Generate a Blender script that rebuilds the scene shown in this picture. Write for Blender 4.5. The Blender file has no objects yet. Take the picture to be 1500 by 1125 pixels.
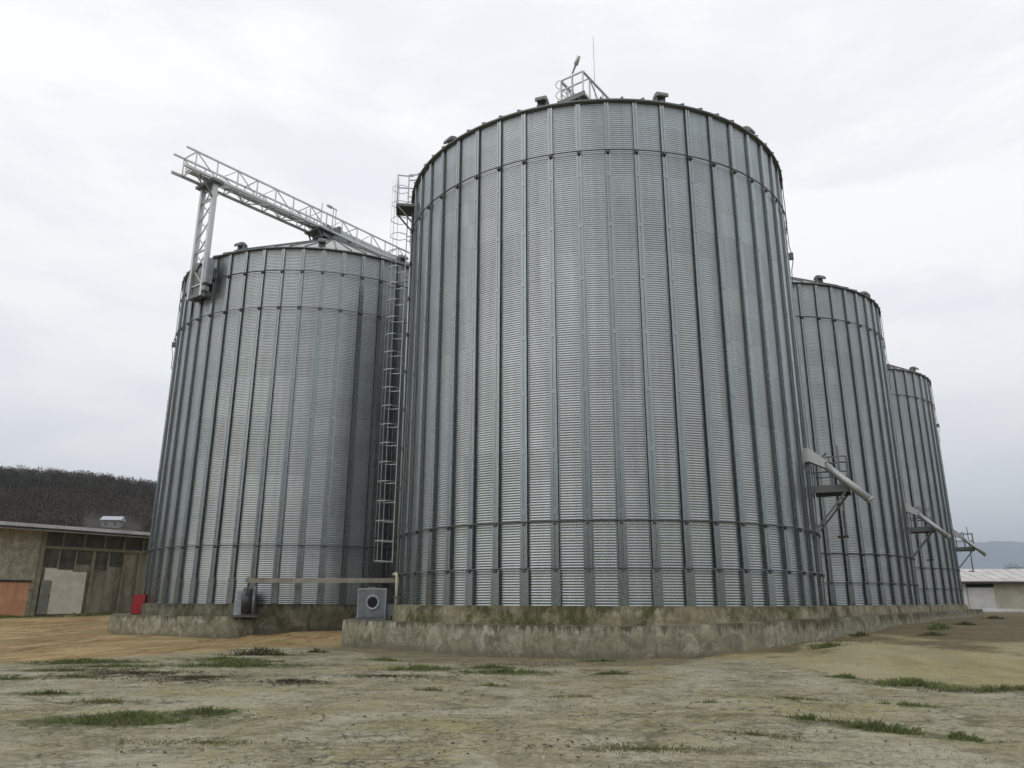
import bpy, math, random
import numpy as np
from mathutils import Vector, Matrix, noise

random.seed(7)
rng = np.random.default_rng(7)
S = bpy.context.scene
COL = S.collection
PI = math.pi
EYE = 1.6

# ------------------------------------------------------------------ nodes
def new_mat(name):
    m = bpy.data.materials.new(name)
    m.use_nodes = True
    nt = m.node_tree
    b = nt.nodes['Principled BSDF']
    return m, nt, b

class N:
    """small helper around a node tree"""
    def __init__(self, nt):
        self.nt = nt
    def add(self, t, **kw):
        n = self.nt.nodes.new(t)
        for k, v in kw.items():
            setattr(n, k, v)
        return n
    def link(self, a, b):
        self.nt.links.new(a, b)
    def set(self, sock, v):
        if hasattr(v, 'is_linked') or isinstance(v, bpy.types.NodeSocket):
            self.link(v, sock)
        else:
            sock.default_value = v
    def coord(self, out='Object'):
        return self.add('ShaderNodeTexCoord').outputs[out]
    def mapping(self, vec, scale=(1, 1, 1), loc=(0, 0, 0)):
        n = self.add('ShaderNodeMapping')
        self.link(vec, n.inputs['Vector'])
        n.inputs['Scale'].default_value = scale
        n.inputs['Location'].default_value = loc
        return n.outputs[0]
    def noise(self, vec, scale, detail=4, rough=.55, dist=0, out='Fac'):
        n = self.add('ShaderNodeTexNoise')
        self.link(vec, n.inputs['Vector'])
        n.inputs['Scale'].default_value = scale
        n.inputs['Detail'].default_value = detail
        n.inputs['Roughness'].default_value = rough
        n.inputs['Distortion'].default_value = dist
        return n.outputs[out]
    def ramp(self, fac, lo, hi, a=0., b=1.):
        n = self.add('ShaderNodeMapRange')
        self.link(fac, n.inputs['Value'])
        n.inputs['From Min'].default_value = lo
        n.inputs['From Max'].default_value = hi
        n.inputs['To Min'].default_value = a
        n.inputs['To Max'].default_value = b
        n.interpolation_type = 'SMOOTHSTEP'
        return n.outputs[0]
    def math(self, op, a, b=0.):
        n = self.add('ShaderNodeMath', operation=op)
        self.set(n.inputs[0], a)
        self.set(n.inputs[1], b)
        return n.outputs[0]
    def mix(self, fac, a, b, mode='MIX'):
        n = self.add('ShaderNodeMix', data_type='RGBA', blend_type=mode)
        self.set(n.inputs[0], fac)
        for s, v in ((n.inputs[6], a), (n.inputs[7], b)):
            if isinstance(v, (tuple, list)):
                s.default_value = (*v, 1)
            else:
                self.link(v, s)
        return n.outputs[2]
    def bump(self, h, strength, dist=.02):
        n = self.add('ShaderNodeBump')
        self.link(h, n.inputs['Height'])
        n.inputs['Strength'].default_value = strength
        n.inputs['Distance'].default_value = dist
        return n.outputs[0]

def galv_mat(name, col, metal=.88, rough=.42, sheets=False, seedv=0.):
    m, nt, b = new_mat(name)
    k = N(nt)
    co = k.coord()
    inf = k.add('ShaderNodeObjectInfo')
    big = k.noise(co, .35, 3)
    fine = k.noise(co, 14, 3, .6)
    streak = k.noise(k.mapping(co, (3.2, 3.2, .12)), 1.4, 4, .6)
    v = k.math('ADD', k.math('MULTIPLY', big, .22), k.math('MULTIPLY', fine, .14))
    v = k.math('ADD', v, k.math('MULTIPLY', streak, .46))
    v = k.math('ADD', v, .59)
    if sheets:
        sep = k.add('ShaderNodeSeparateXYZ')
        k.link(co, sep.inputs[0])
        ang = k.math('ARCTAN2', sep.outputs[1], sep.outputs[0])
        ia = k.math('FLOOR', k.math('MULTIPLY', ang, 17 / (2 * PI)))
        iz = k.math('FLOOR', k.math('DIVIDE', sep.outputs[2], .972))
        cmb = k.add('ShaderNodeCombineXYZ')
        k.link(ia, cmb.inputs[0]); k.link(iz, cmb.inputs[1])
        k.link(k.math('MULTIPLY', inf.outputs['Random'], 50), cmb.inputs[2])
        wn = k.add('ShaderNodeTexWhiteNoise', noise_dimensions='3D')
        k.link(cmb.outputs[0], wn.inputs[0])
        v = k.math('MULTIPLY', v, k.math('ADD', k.math('MULTIPLY', wn.outputs[0], .15), .925))
        # thin lap line at the foot of each sheet
        fr = k.math('FRACT', k.math('DIVIDE', sep.outputs[2], .972))
        lap = k.math('LESS_THAN', fr, .022)
        v = k.math('MULTIPLY', v, k.math('SUBTRACT', 1., k.math('MULTIPLY', lap, .14)))
    else:
        v = k.math('MULTIPLY', v, k.math('ADD', k.math('MULTIPLY', inf.outputs['Random'], .16), .92))
    vc = k.add('ShaderNodeCombineColor')
    for i in range(3):
        k.link(v, vc.inputs[i])
    c = k.mix(1., vc.outputs[0], col, 'MULTIPLY')
    dirt = k.ramp(k.noise(k.mapping(co, (1.6, 1.6, .2)), 1.1, 5, .65), .58, .8, 0, .35)
    c = k.mix(dirt, c, (.20, .20, .165))
    k.link(c, b.inputs['Base Color'])
    b.inputs['Metallic'].default_value = metal
    k.link(k.math('ADD', k.math('MULTIPLY', fine, .16), rough - .08), b.inputs['Roughness'])
    return m

def plain_mat(name, col, rough=.7, metal=0., var=.25, scale=3., bump=0., col2=None, stretch=(1, 1, 1)):
    m, nt, b = new_mat(name)
    k = N(nt)
    co = k.mapping(k.coord(), stretch)
    n1 = k.noise(co, scale, 6, .62)
    n2 = k.noise(co, scale * 9, 3, .6)
    f = k.math('ADD', k.math('MULTIPLY', n1, .7), k.math('MULTIPLY', n2, .3))
    c2 = col2 if col2 else tuple(max(0, x * (1 - var * 1.6)) for x in col)
    c1 = tuple(min(1, x * (1 + var * .6)) for x in col)
    k.link(k.mix(k.ramp(f, .3, .68), c1, c2), b.inputs['Base Color'])
    b.inputs['Roughness'].default_value = rough
    b.inputs['Metallic'].default_value = metal
    if bump:
        k.link(k.bump(f, bump), b.inputs['Normal'])
    return m

def concrete_mat(name, base, dark, moss, moss_amt, top_z, light=None, run_amt=.4, top_amt=.9, foot_z=None):
    """weathered cast concrete: run marks, dark drips under the top edge, blotches of moss, damp foot with contact shade painted in"""
    m, nt, b = new_mat(name)
    k = N(nt)
    co = k.coord()
    n_big = k.noise(co, .7, 6, .62, .6)
    n_mid = k.noise(co, 2.6, 8, .70, .5)
    n_fine = k.noise(co, 22, 5, .66)
    run = k.noise(k.mapping(co, (1.9, 1.9, .30)), 2.2, 7, .70, .3)
    c = k.mix(k.ramp(n_mid, .34, .66), base, tuple(x * .58 for x in base))
    if light:
        c = k.mix(k.ramp(k.noise(co, 1.7, 7, .72, .8), .50, .64, 0, .8), c, light)
    c = k.mix(k.ramp(run, .52, .70, 0, run_amt), c, dark)
    c = k.mix(k.math('MULTIPLY', k.ramp(n_big, .60 - moss_amt * .3, .70 - moss_amt * .3), k.ramp(n_mid, .36, .56, .25, .9)), c, moss)
    sep = k.add('ShaderNodeSeparateXYZ')
    k.link(co, sep.inputs[0])
    drip = k.noise(k.mapping(co, (4.2, 4.2, .35), (3, 9, 0)), 1.6, 6, .68)
    up = k.ramp(k.math('ADD', sep.outputs[2], k.math('MULTIPLY', k.math('SUBTRACT', drip, .5), 1.15)), top_z - .22, top_z + .06)
    c = k.mix(k.math('MULTIPLY', up, k.math('MULTIPLY', k.ramp(n_big, .34, .58, .35, 1), top_amt)), c, dark)
    wv = k.add('ShaderNodeVectorMath', operation='ADD')
    scv = k.add('ShaderNodeVectorMath', operation='SCALE'); k.link(k.noise(co, 2.4, 5, .65, 0, 'Color'), scv.inputs[0]); scv.inputs[3].default_value = .5
    k.link(co, wv.inputs[0]); k.link(scv.outputs[0], wv.inputs[1])
    vo = k.add('ShaderNodeTexVoronoi', feature='DISTANCE_TO_EDGE'); k.link(k.mapping(wv.outputs[0], (1, 1, .55)), vo.inputs['Vector']); vo.inputs['Scale'].default_value = .75
    ck = k.math('MULTIPLY', k.ramp(vo.outputs['Distance'], 0, .022, 1, 0), k.ramp(k.noise(co, .9, 3), .42, .55))
    c = k.mix(k.math('MULTIPLY', ck, .45), c, tuple(x * .2 for x in base))
    if foot_z is not None:
        dn = k.ramp(k.math('ADD', sep.outputs[2], k.math('MULTIPLY', k.math('SUBTRACT', n_mid, .5), .5)), foot_z + .02, foot_z + .26, .6, 0)
        c = k.mix(dn, c, tuple(x * .42 for x in base))  # damp tone and contact shade, both painted along the foot
    c = k.mix(k.ramp(n_fine, .56, .72, 0, .5), c, tuple(x * .35 for x in base))
    c = k.mix(k.ramp(k.noise(co, 60, 3, .6), .60, .75, 0, .35), c, tuple(min(1, x * 1.6) for x in base))
    k.link(c, b.inputs['Base Color'])
    b.inputs['Roughness'].default_value = .92
    b.inputs['Specular IOR Level'].default_value = .25
    h = k.math('ADD', k.math('MULTIPLY', n_mid, .6), k.math('MULTIPLY', n_fine, .35))
    k.link(k.bump(h, .6, .04), b.inputs['Normal'])
    return m

M = {}
M['sheet'] = galv_mat('corrugated_galvanised_sheet', (.362, .395, .402), .92, .30, True)
M['stiff'] = galv_mat('stiffener_steel', (.275, .302, .302), .92, .25)
M['galv'] = galv_mat('galvanised_steel', (.52, .53, .525), .70, .48)
M['galv_dark'] = galv_mat('weathered_dark_steel', (.17, .18, .175), .6, .5)
M['roof'] = galv_mat('roof_sheet', (.47, .50, .48), .72, .45)
M['dark'] = plain_mat('dark_opening', (.012, .012, .012), .8)
M['ring'] = galv_mat('wind_ring_steel', (.085, .095, .10), .6, .5)
M['ladder'] = galv_mat('ladder_steel', (.46, .475, .47), .7, .5)
M['rust'] = plain_mat('brown_primed_steel', (.11, .065, .05), .75, .2)
M['red'] = plain_mat('red_painted_steel', (.34, .018, .022), .45, 0, .15, 2)
M['fan'] = plain_mat('grey_painted_steel', (.20, .225, .235), .45, .25, .2, 2.5, .05)
M['fan_light'] = plain_mat('pale_grey_painted_steel', (.36, .40, .44), .45, .2, .2, 2.5)
M['fan_black'] = plain_mat('dark_fan_drum', (.075, .085, .085), .32, .5, .25, 2)
M['tray'] = plain_mat('dusty_beige_tray', (.30, .285, .235), .7, .1, .2, 2)
M['pale_pipe'] = plain_mat('pale_cream_pipe', (.58, .58, .42), .55, 0, .15, 4)
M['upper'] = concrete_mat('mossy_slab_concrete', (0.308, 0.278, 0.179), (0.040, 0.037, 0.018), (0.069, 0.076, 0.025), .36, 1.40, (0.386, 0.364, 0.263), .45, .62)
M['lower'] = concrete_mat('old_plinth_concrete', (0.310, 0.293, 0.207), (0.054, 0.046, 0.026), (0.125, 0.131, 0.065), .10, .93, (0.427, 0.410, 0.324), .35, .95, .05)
M['rear'] = concrete_mat('streaked_slab_concrete', (0.167, 0.159, 0.109), (0.034, 0.034, 0.021), (0.069, 0.076, 0.034), .30, 1.42, (0.241, 0.230, 0.178), .6, .9, .3)  # darker, more streaked concrete for the separate silo's upper step

# ------------------------------------------------------------------ mesh building
class MB:
    def __init__(self):
        self.v = []; self.f = []; self.mi = []; self.sm = []; self.cur = 0; self.smooth = False
    def vert(self, p):
        self.v.append(tuple(p)); return len(self.v) - 1
    def face(self, idx):
        self.f.append(tuple(idx)); self.mi.append(self.cur); self.sm.append(self.smooth)
    def obox(self, c, ax, ay, az):
        """box, centre c, half-axis vectors"""
        c, ax, ay, az = map(Vector, (c, ax, ay, az))
        i = len(self.v)
        for sx, sy, sz in ((-1, -1, -1), (1, -1, -1), (1, 1, -1), (-1, 1, -1), (-1, -1, 1), (1, -1, 1), (1, 1, 1), (-1, 1, 1)):
            self.v.append(tuple(c + ax * sx + ay * sy + az * sz))
        for q in ((0, 3, 2, 1), (4, 5, 6, 7), (0, 1, 5, 4), (1, 2, 6, 5), (2, 3, 7, 6), (3, 0, 4, 7)):
            self.face([i + j for j in q])
        return self
    def box(self, x0, x1, y0, y1, z0, z1):
        return self.obox(((x0 + x1) / 2, (y0 + y1) / 2, (z0 + z1) / 2), ((x1 - x0) / 2, 0, 0), (0, (y1 - y0) / 2, 0), (0, 0, (z1 - z0) / 2))
    def bar(self, a, b, w, h=None, up=(0, 0, 1)):
        """square bar from a to b"""
        a, b = Vector(a), Vector(b)
        h = h or w
        d = b - a
        L = d.length
        if L < 1e-6: return self
        d /= L
        u = Vector(up)
        if abs(d.dot(u)) > .98: u = Vector((1, 0, 0))
        s = d.cross(u).normalized(); t = s.cross(d).normalized()
        return self.obox((a + b) / 2, d * (L / 2), s * (w / 2), t * (h / 2))
    def tube(self, pts, r, n=8, caps=True, closed=False):
        pts = [Vector(p) for p in pts]
        m = len(pts); rings = []
        sm0 = self.smooth; self.smooth = True
        u = None
        for i, p in enumerate(pts):
            if closed:
                d = pts[(i + 1) % m] - pts[i - 1]
            else:
                d = pts[min(i + 1, m - 1)] - pts[max(i - 1, 0)]
            d.normalize()
            if u is None:
                u = Vector((0, 0, 1)) if abs(d.z) < .9 else Vector((1, 0, 0))
            s = d.cross(u)
            if s.length < 1e-4: s = d.cross(Vector((0, 1, 0)))
            s.normalize(); t = s.cross(d); u = t
            rr = r[i] if isinstance(r, (list, tuple)) else r
            rings.append([self.vert(p + s * (rr * math.cos(2 * PI * k / n)) + t * (rr * math.sin(2 * PI * k / n))) for k in range(n)])
        cnt = m if closed else m - 1
        for i in range(cnt):
            A = rings[i]; B = rings[(i + 1) % m]
            for k in range(n):
                self.face((A[k], A[(k + 1) % n], B[(k + 1) % n], B[k]))
        self.smooth = False
        if caps and not closed:
            self.face(rings[0][::-1]); self.face(rings[-1])
        self.smooth = sm0
        return self
    def lathe(self, prof, o=(0, 0, 0), ax=(0, 0, 1), n=32):
        """profile [(r, h)] turned round axis ax through o"""
        o = Vector(o); a = Vector(ax).normalized()
        s = a.orthogonal().normalized(); t = a.cross(s)
        rings = []
        for r, h in prof:
            rings.append([self.vert(o + a * h + (s * math.cos(2 * PI * k / n) + t * math.sin(2 * PI * k / n)) * r) for k in range(n)])
        sm0 = self.smooth; self.smooth = True
        for A, B in zip(rings, rings[1:]):
            for k in range(n):
                self.face((A[k], A[(k + 1) % n], B[(k + 1) % n], B[k]))
        self.smooth = sm0
        return self
    def prism(self, poly, z0, z1):
        i = len(self.v); n = len(poly)
        for x, y in poly: self.v.append((x, y, z0))
        for x, y in poly: self.v.append((x, y, z1))
        self.face([i + k for k in range(n)][::-1]); self.face([i + n + k for k in range(n)])
        for k in range(n):
            self.face((i + k, i + (k + 1) % n, i + n + (k + 1) % n, i + n + k))
        return self
    def mesh(self, name, mats):
        me = bpy.data.meshes.new(name)
        me.from_pydata(self.v, [], self.f)
        for m in (mats if isinstance(mats, (list, tuple)) else [mats]):
            me.materials.append(m)
        me.polygons.foreach_set('material_index', self.mi)
        me.polygons.foreach_set('use_smooth', self.sm)
        me.update()
        return me
    def build(self, name, mats, parent=None, loc=(0, 0, 0), rz=0., bevel=0.):
        return link(name, self.mesh(name, mats), parent, loc, rz, bevel)

def link(name, me, parent=None, loc=(0, 0, 0), rz=0., bevel=0.):
    o = bpy.data.objects.new(name, me)
    COL.objects.link(o)
    o.location = loc
    o.rotation_euler = (0, 0, rz)
    if parent: o.parent = parent
    if bevel:
        md = o.modifiers.new('bevel', 'BEVEL'); md.width = bevel; md.segments = 2; md.limit_method = 'ANGLE'
    return o

def tag(o, label=None, cat=None, group=None, kind=None):
    if label: o['label'] = label
    if cat: o['category'] = cat
    if group: o['group'] = group
    if kind: o['kind'] = kind
    return o

def empty(name, loc=(0, 0, 0), rz=0.):
    o = bpy.data.objects.new(name, None)
    COL.objects.link(o)
    o.location = loc; o.rotation_euler = (0, 0, rz)
    o.empty_display_size = .3
    return o

def copy_tree(o, parent=None):
    c = o.copy(); COL.objects.link(c); c.parent = parent
    for ch in [x for x in S.objects if x.parent == o]:
        copy_tree(ch, c)
    return c

# ------------------------------------------------------------------ plan
R = 8.2
C1 = Vector((3.729, 31.858)); E_ = Vector((.58668, .80982)); NN = Vector((.80982, -.58668))
C2 = C1 + E_ * 20.05; C3 = C1 + E_ * 40.1
C4 = Vector((-11.321, 43.83))
ZB = 1.474; HT = 17.52

GP = [(0, 0, 0), (-10, 0, 0), (10, 0, 0), (-6, 9, 0), (6, 9, 0), (0, 15, 0), (-10, 18, 0), (8, 15, .05), (-1, 24, .02), (2.7, 22.6, .02),
      (5, 22.7, .06), (7, 23.2, .22), (8.1, 23.8, .34), (9.1, 23.7, .48), (11.6, 27.2, .6), (16.7, 34.2, .68), (24, 44, .7), (36, 61, .64),
      (-5.3, 28.3, 0), (-6.4, 30.6, .02), (-12.05, 34.7, 0), (-11.3, 35.1, .17), (-9.1, 35.4, .29), (-7.1, 36.2, .32), (-18, 38.4, .06),
      (-20.5, 40, .2), (-32.5, 50.5, .6), (-26.7, 58.4, .78), (-44, 35, .5), (48, 85, .75), (13.6, 24, .45), (9.5, 15.2, .1), (16, 15, .2),
      (-13, 22.6, 0), (-25, 25, .1), (-40, 30, .4), (0, 62, .6), (-20, 75, .8), (0, 100, .75), (40, 60, .65), (70, 90, .75), (40, 30, .5),
      (-80, 80, .8), (-25, 0, 0), (25, 0, .2), (0, -20, 0)]
GA = np.array(GP)
def ground_np(x, y):
    d = np.sqrt((x[..., None] - GA[:, 0]) ** 2 + (y[..., None] - GA[:, 1]) ** 2) + .35
    w = 1 / d ** 3.2
    z = (w * GA[:, 2]).sum(-1) / w.sum(-1)
    far = np.clip((np.hypot(x, y) - 100) / 60, 0, 1)
    return z * (1 - far) + .7 * far
def gz(x, y):
    return float(ground_np(np.array([x]), np.array([y]))[0])
def sstep(a, b, x):
    t = np.clip((x - a) / (b - a), 0, 1); return t * t * (3 - 2 * t)

PATCHES = [(-9.8, 20.2, 2.0, .5, 0, .55, .05, 0), (-8.6, 18.6, 1.6, .5, 0, .5, .05, 2), (-6.6, 17.4, 1.2, .5, 0, .5, .05, 2), (-10.6, 17.0, 1.4, .4, 0, .45, .05, 0), (-7.0, 21.6, 1.6, .4, 0, .6, .06, 0),
    (-2.8, 17.6, 1.3, .35, 0, .45, .05, 2), (-3.4, 22.0, 1.1, .3, -30, .5, .08, 0), (2.5, 22.0, 1.6, .25, 0, .35, .08, 0), (8.9, 22.6, 1.2, .3, 28, .45, .1, 0), (3.0, 10.2, .9, .2, -30, .35, .05, 1), (9.6, 14.3, .9, .35, -20, .8, .08, 0), (6.2, 12.8, .8, .2, -35, .5, .05, 0),  # x, y, half width, half depth, turn, density, height, kind
    (-11.4, 21.6, 1.7, .8, 0, 1., .07, 0), (-8.0, 22.4, 1.1, .6, 0, .8, .06, 0), (-6.9, 20.4, 1.8, .7, -10, 1., .09, 0), (-7.5, 24.2, 1.2, .45, 0, 1., .22, 2),
    (-6.2, 25.6, .5, .2, 0, 1., .14, 2),
    (-5.25, 11.45, 1.35, .62, 8, 1.5, .075, 0), (-4.5, 12.1, .6, .35, 0, .9, .06, 0), (-2.2, 19.2, 1.0, .55, 0, 1., .08, 0), (-.1, 18.5, 1.3, .45, -8, .9, .07, 0), (-.5, 19.6, .9, .3, 0, .8, .07, 0),
    (-4.45, 16.4, .75, .35, 0, .9, .07, 2), (-8.1, 14.3, .7, .3, 0, .8, .06, 0), (7.75, 15.7, .85, .55, -30, 1.2, .10, 0), (8.9, 14.75, 1.1, .35, -14, 1., .07, 0), (7.0, 16.9, .5, .3, -40, .8, .07, 0),
    (4.15, 11.45, .5, .16, -38, 1.3, .06, 0), (4.75, 10.75, .75, .26, -42, 1.4, .075, 0), (5.45, 10.15, .55, .2, -30, 1.2, .06, 0),
    (11.4, 27.0 - .9, .8, .25, 50, .8, .12, 2), (14.5, 27.6, 1.2, .4, 50, .8, .13, 2), (16.8, 31.4, 1.5, .45, 54, .8, .14, 0), (20.5, 36, 1.6, .5, 54, .7, .14, 2), (29.5, 48.6, 2., .6, 54, .6, .2, 2),
    (2.25, 18.0, .6, .2, 0, .8, .06, 0), (-10.6, 19.0, 1.3, .4, 0, .7, .06, 0), (-9.4, 17.6, .8, .35, 0, .6, .05, 0), (-.4, 16.0, .4, .2, 0, .6, .06, 0), (3.2, 13.2, .5, .2, 0, .4, .04, 0),
    (-30.6, 47.5, 5.2, 1.1, 54, .5, .12, 0), (-27.0, 53.5, 3.6, 1.0, 54, .5, .13, 0), (-35, 41.5, 4., 1.0, 54, .4, .1, 0), (-1.5, 15.2, .6, .25, 0, .4, .04, 1), (1.2, 14.2, .9, .3, 0, .3, .04, 1),
    (-3.5, 9.6, 1.6, .4, 0, .22, .035, 1), (1.5, 9.2, 1.8, .4, 0, .22, .035, 1), (4.6, 13.6, 1.1, .3, -30, .3, .04, 1), (-6.5, 13.2, 1.0, .4, 0, .4, .045, 1), (10.5, 14.4, 1.2, .3, -8, .6, .06, 0)]

# ------------------------------------------------------------------ ground
def make_ground():
    near_x = np.arange(-46, 44.01, .3); near_y = np.arange(-6, 72.01, .3)
    def ext(a, lo, hi):
        l = [a[0] - s for s in (4, 12, 30, 70, 150, 320, 700, 1500, 3200, 6500, lo)][::-1]
        h = [a[-1] + s for s in (4, 12, 30, 70, 150, 320, 700, 1500, 3200, 6500, hi)]
        return np.concatenate([l, a, h])
    xs = ext(near_x, 11000, 11000); ys = ext(near_y, 11000, 11000)
    X, Y = np.meshgrid(xs, ys)
    Z = np.zeros_like(X)
    for j in range(len(ys)):
        Z[j] = ground_np(X[j], Y[j])
    nv = np.zeros(X.size); wx = X.ravel(); wy = Y.ravel()
    fl = np.zeros(X.size); fh = np.zeros(X.size)
    for i in range(X.size):
        if -46 <= wx[i] <= 44 and -6 <= wy[i] <= 72:
            p = Vector((wx[i], wy[i], 0))
            fl[i] = noise.fractal(p * .35, 1., 2., 4)
            fh[i] = noise.fractal(p * 1.3 + Vector((9, 3, 0)), 1., 2., 3)
    Z = Z + (fl * .012 + fh * .006).reshape(X.shape)
    ny, nx = X.shape
    idx = np.arange(ny * nx).reshape(ny, nx)
    F = np.stack([idx[:-1, :-1], idx[:-1, 1:], idx[1:, 1:], idx[1:, :-1]], -1).reshape(-1, 4)
    me = bpy.data.meshes.new('ground')
    me.from_pydata(np.stack([X.ravel(), Y.ravel(), Z.ravel()], -1).tolist(), [], F.tolist())
    me.polygons.foreach_set('use_smooth', [True] * len(F))
    # zones: r ochre dirt, g pale apron, b damp strip by the plinth
    n1 = fl * 1.0; n2 = fh * .5
    d1 = (wy - 29.2 - 1.14 * (wx + 6.7)) * .66
    d1 = np.where(wx < -12.5, np.maximum(d1, np.minimum((-12.0 - wx) * .8, (wy - 17.5) * .6)), d1)
    ochre = sstep(-1.6, 1.8, d1 + n1 * 2.2 + n2 * 1.6) * sstep(6.5, 5., wx)
    bx = np.interp(wx, [5.2, 5.6, 6.84, 7.5, 8.4, 9.5, 20, 40], [60, 22.1, 18.3, 16.3, 15.4, 15.1, 14.6, 13])
    apron = sstep(-.5, .6, wy - bx + n2 * .9 + n1 * .4)
    wl = np.interp(wx, [-8, -6.75, -4, -2.65, .8, 4.2, 5.6], [40, 28.2, 23.6, 21.3, 19.6, 20.2, 22.2])
    wet = sstep(-.4, .9, (wy - wl) + n1 * 1.0 + n2 * .8) * (1 - ochre)
    wet = np.maximum(wet * (1 - apron * .7), 0)
    # damp brown soil further along the right hand plinth
    soil = apron * sstep(19.5, 26.5, wy - .15 * (wx - 8) + n1 * 5. + n2 * 3.)
    moss = np.zeros(X.size)
    for (px, py, rx, ry, tn, dn, hh, kd) in PATCHES:
        ct, sn = math.cos(math.radians(tn)), math.sin(math.radians(tn))
        u = ((wx - px) * ct + (wy - py) * sn) / rx; v = (-(wx - px) * sn + (wy - py) * ct) / ry
        moss = np.maximum(moss, np.exp(-(u * u + v * v) * .5) * min(1, dn + .15))
    cb = me.color_attributes.new('moss', 'FLOAT_COLOR', 'POINT')
    cb.data.foreach_set('color', np.stack([moss] * 4, -1).ravel().astype(np.float32))
    ca = me.color_attributes.new('zone', 'FLOAT_COLOR', 'POINT')
    ca.data.foreach_set('color', np.stack([ochre, apron, wet, soil], -1).ravel().astype(np.float32))
    o = link('ground', me)
    tag(o, 'cracked old concrete yard with ochre dirt and mossy patches round the silos', 'ground', kind='structure')
    m, nt, b = new_mat('yard_surface')
    k = N(nt)
    co = k.coord()
    at = k.add('ShaderNodeVertexColor', layer_name='zone')
    sc = k.add('ShaderNodeSeparateColor')
    k.link(at.outputs['Color'], sc.inputs[0])
    nb = k.noise(co, .22, 6, .62)
    nm = k.noise(co, 1.1, 7, .66, .4)
    nf = k.noise(co, 6.5, 6, .68)
    ng = k.noise(co, 45, 4, .7)
    gr = k.noise(co, 160, 2, .6)
    # foreground slab
    c = k.mix(k.ramp(nm, .34, .66), (0.328, 0.303, 0.198), (0.213, 0.193, 0.114))
    c = k.mix(k.ramp(k.noise(k.mapping(co, (1, 1, 1), (31, 7, 0)), .5, 7, .66, .6), .47, .60, 0, .85), c, (0.371, 0.354, 0.263))
    c = k.mix(k.ramp(k.noise(k.mapping(co, (1, 1, 1), (3, 17, 0)), .42, 8, .72, .9), .51, .62, 0, .68), c, (0.261, 0.233, 0.083))
    c = k.mix(k.math('MULTIPLY', k.ramp(nf, .47, .62, 0, .68), k.ramp(nm, .40, .60, .2, 1)), c, (0.138, 0.127, 0.073))
    c = k.mix(k.ramp(k.noise(k.mapping(co, (1, 1, 1), (13, 40, 0)), .8, 8, .74, 1.2), .55, .64, 0, .8), c, (0.117, 0.107, 0.051))
    c = k.mix(k.ramp(k.noise(k.mapping(co, (.5, 1.6, 1), (23, 4, 0)), 1.5, 8, .75, .8), .54, .62, 0, .65), c, (0.100, 0.089, 0.049))
    fs = k.noise(k.mapping(co, (1, 1, 1), (2, 5, 0)), 13, 6, .72)
    c = k.mix(k.math('MULTIPLY', k.ramp(fs, .52, .62, 0, .8), k.ramp(k.noise(k.mapping(co, (1, 1, 1), (41, 9, 0)), .7, 6, .68), .42, .58, .15, 1)), c, (0.106, 0.096, 0.051))
    c = k.mix(k.ramp(fs, .46, .36, 0, .6), c, (0.440, 0.415, 0.297))
    # zones
    def edge(sock, lo=.3, hi=.7, amt=.6):
        s = k.math('ADD', sock, k.math('MULTIPLY', k.math('ADD', k.math('SUBTRACT', nf, .5), k.math('MULTIPLY', k.math('SUBTRACT', nm, .5), 1.1)), amt))
        return k.ramp(s, lo, hi)
    oc = k.mix(k.ramp(k.noise(k.mapping(co, (1.3, .4, 1)), 1.1, 7, .7), .34, .66), (0.314, 0.205, 0.082), (0.215, 0.128, 0.049))
    st = k.noise(k.mapping(co, (1.2, .38, 1)), .55, 8, .72, 1.2)
    oc = k.mix(k.ramp(st, .42, .56, 0, .9), oc, (0.413, 0.305, 0.147))
    oc = k.mix(k.ramp(nb, .48, .60, 0, .7), oc, (0.259, 0.205, 0.076))
    oc = k.mix(k.ramp(k.noise(k.mapping(co, (1.2, .34, 1), (5, 2, 0)), .6, 8, .76, 1.5), .53, .61, 0, .85), oc, (0.154, 0.092, 0.034))
    oc = k.mix(k.ramp(nf, .50, .66, 0, .5), oc, (0.127, 0.085, 0.037))
    ap = k.mix(k.ramp(k.noise(k.mapping(co, (1.2, .5, 1)), 1., 8, .72, .5), .34, .66), (0.328, 0.284, 0.139), (0.226, 0.197, 0.093))
    ap = k.mix(k.ramp(nb, .44, .60, 0, .6), ap, (0.348, 0.322, 0.194))
    ap = k.mix(k.ramp(nf, .54, .70, 0, .4), ap, (0.157, 0.135, 0.065))
    so = k.mix(k.ramp(nm, .3, .66), (0.164, 0.125, 0.053), (0.091, 0.072, 0.033))
    so = k.mix(k.ramp(nf, .5, .7, 0, .5), so, (0.234, 0.195, 0.105))
    we = k.mix(k.ramp(nm, .34, .62), (0.218, 0.185, 0.105), (0.129, 0.112, 0.066))
    we = k.mix(k.ramp(nf, .54, .68, 0, .7), we, (0.332, 0.298, 0.193))
    c = k.mix(edge(sc.outputs[2], .2, .8, .9), c, we)
    c = k.mix(edge(sc.outputs[1], .40, .60, .9), c, ap)
    c = k.mix(edge(at.outputs['Alpha'], .25, .85, 1.1), c, so)
    c = k.mix(edge(sc.outputs[0], .25, .8, 1.0), c, oc)
    mo = k.add('ShaderNodeVertexColor', layer_name='moss')
    ms = k.math('ADD', mo.outputs['Color'], k.math('ADD', k.math('MULTIPLY', k.math('SUBTRACT', nf, .5), 1.6), k.math('MULTIPLY', k.math('SUBTRACT', nm, .5), 1.1)))
    c = k.mix(k.ramp(ms, .36, .70, 0, .8), c, k.mix(k.ramp(ng, .4, .6), (.095, .112, .034), (.058, .062, .024)))
    # cracks in the slab: two warped cell patterns, broken up by noise
    wv = k.add('ShaderNodeVectorMath', operation='ADD')
    nz = k.noise(co, 1.6, 5, .65, 0, 'Color')
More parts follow.
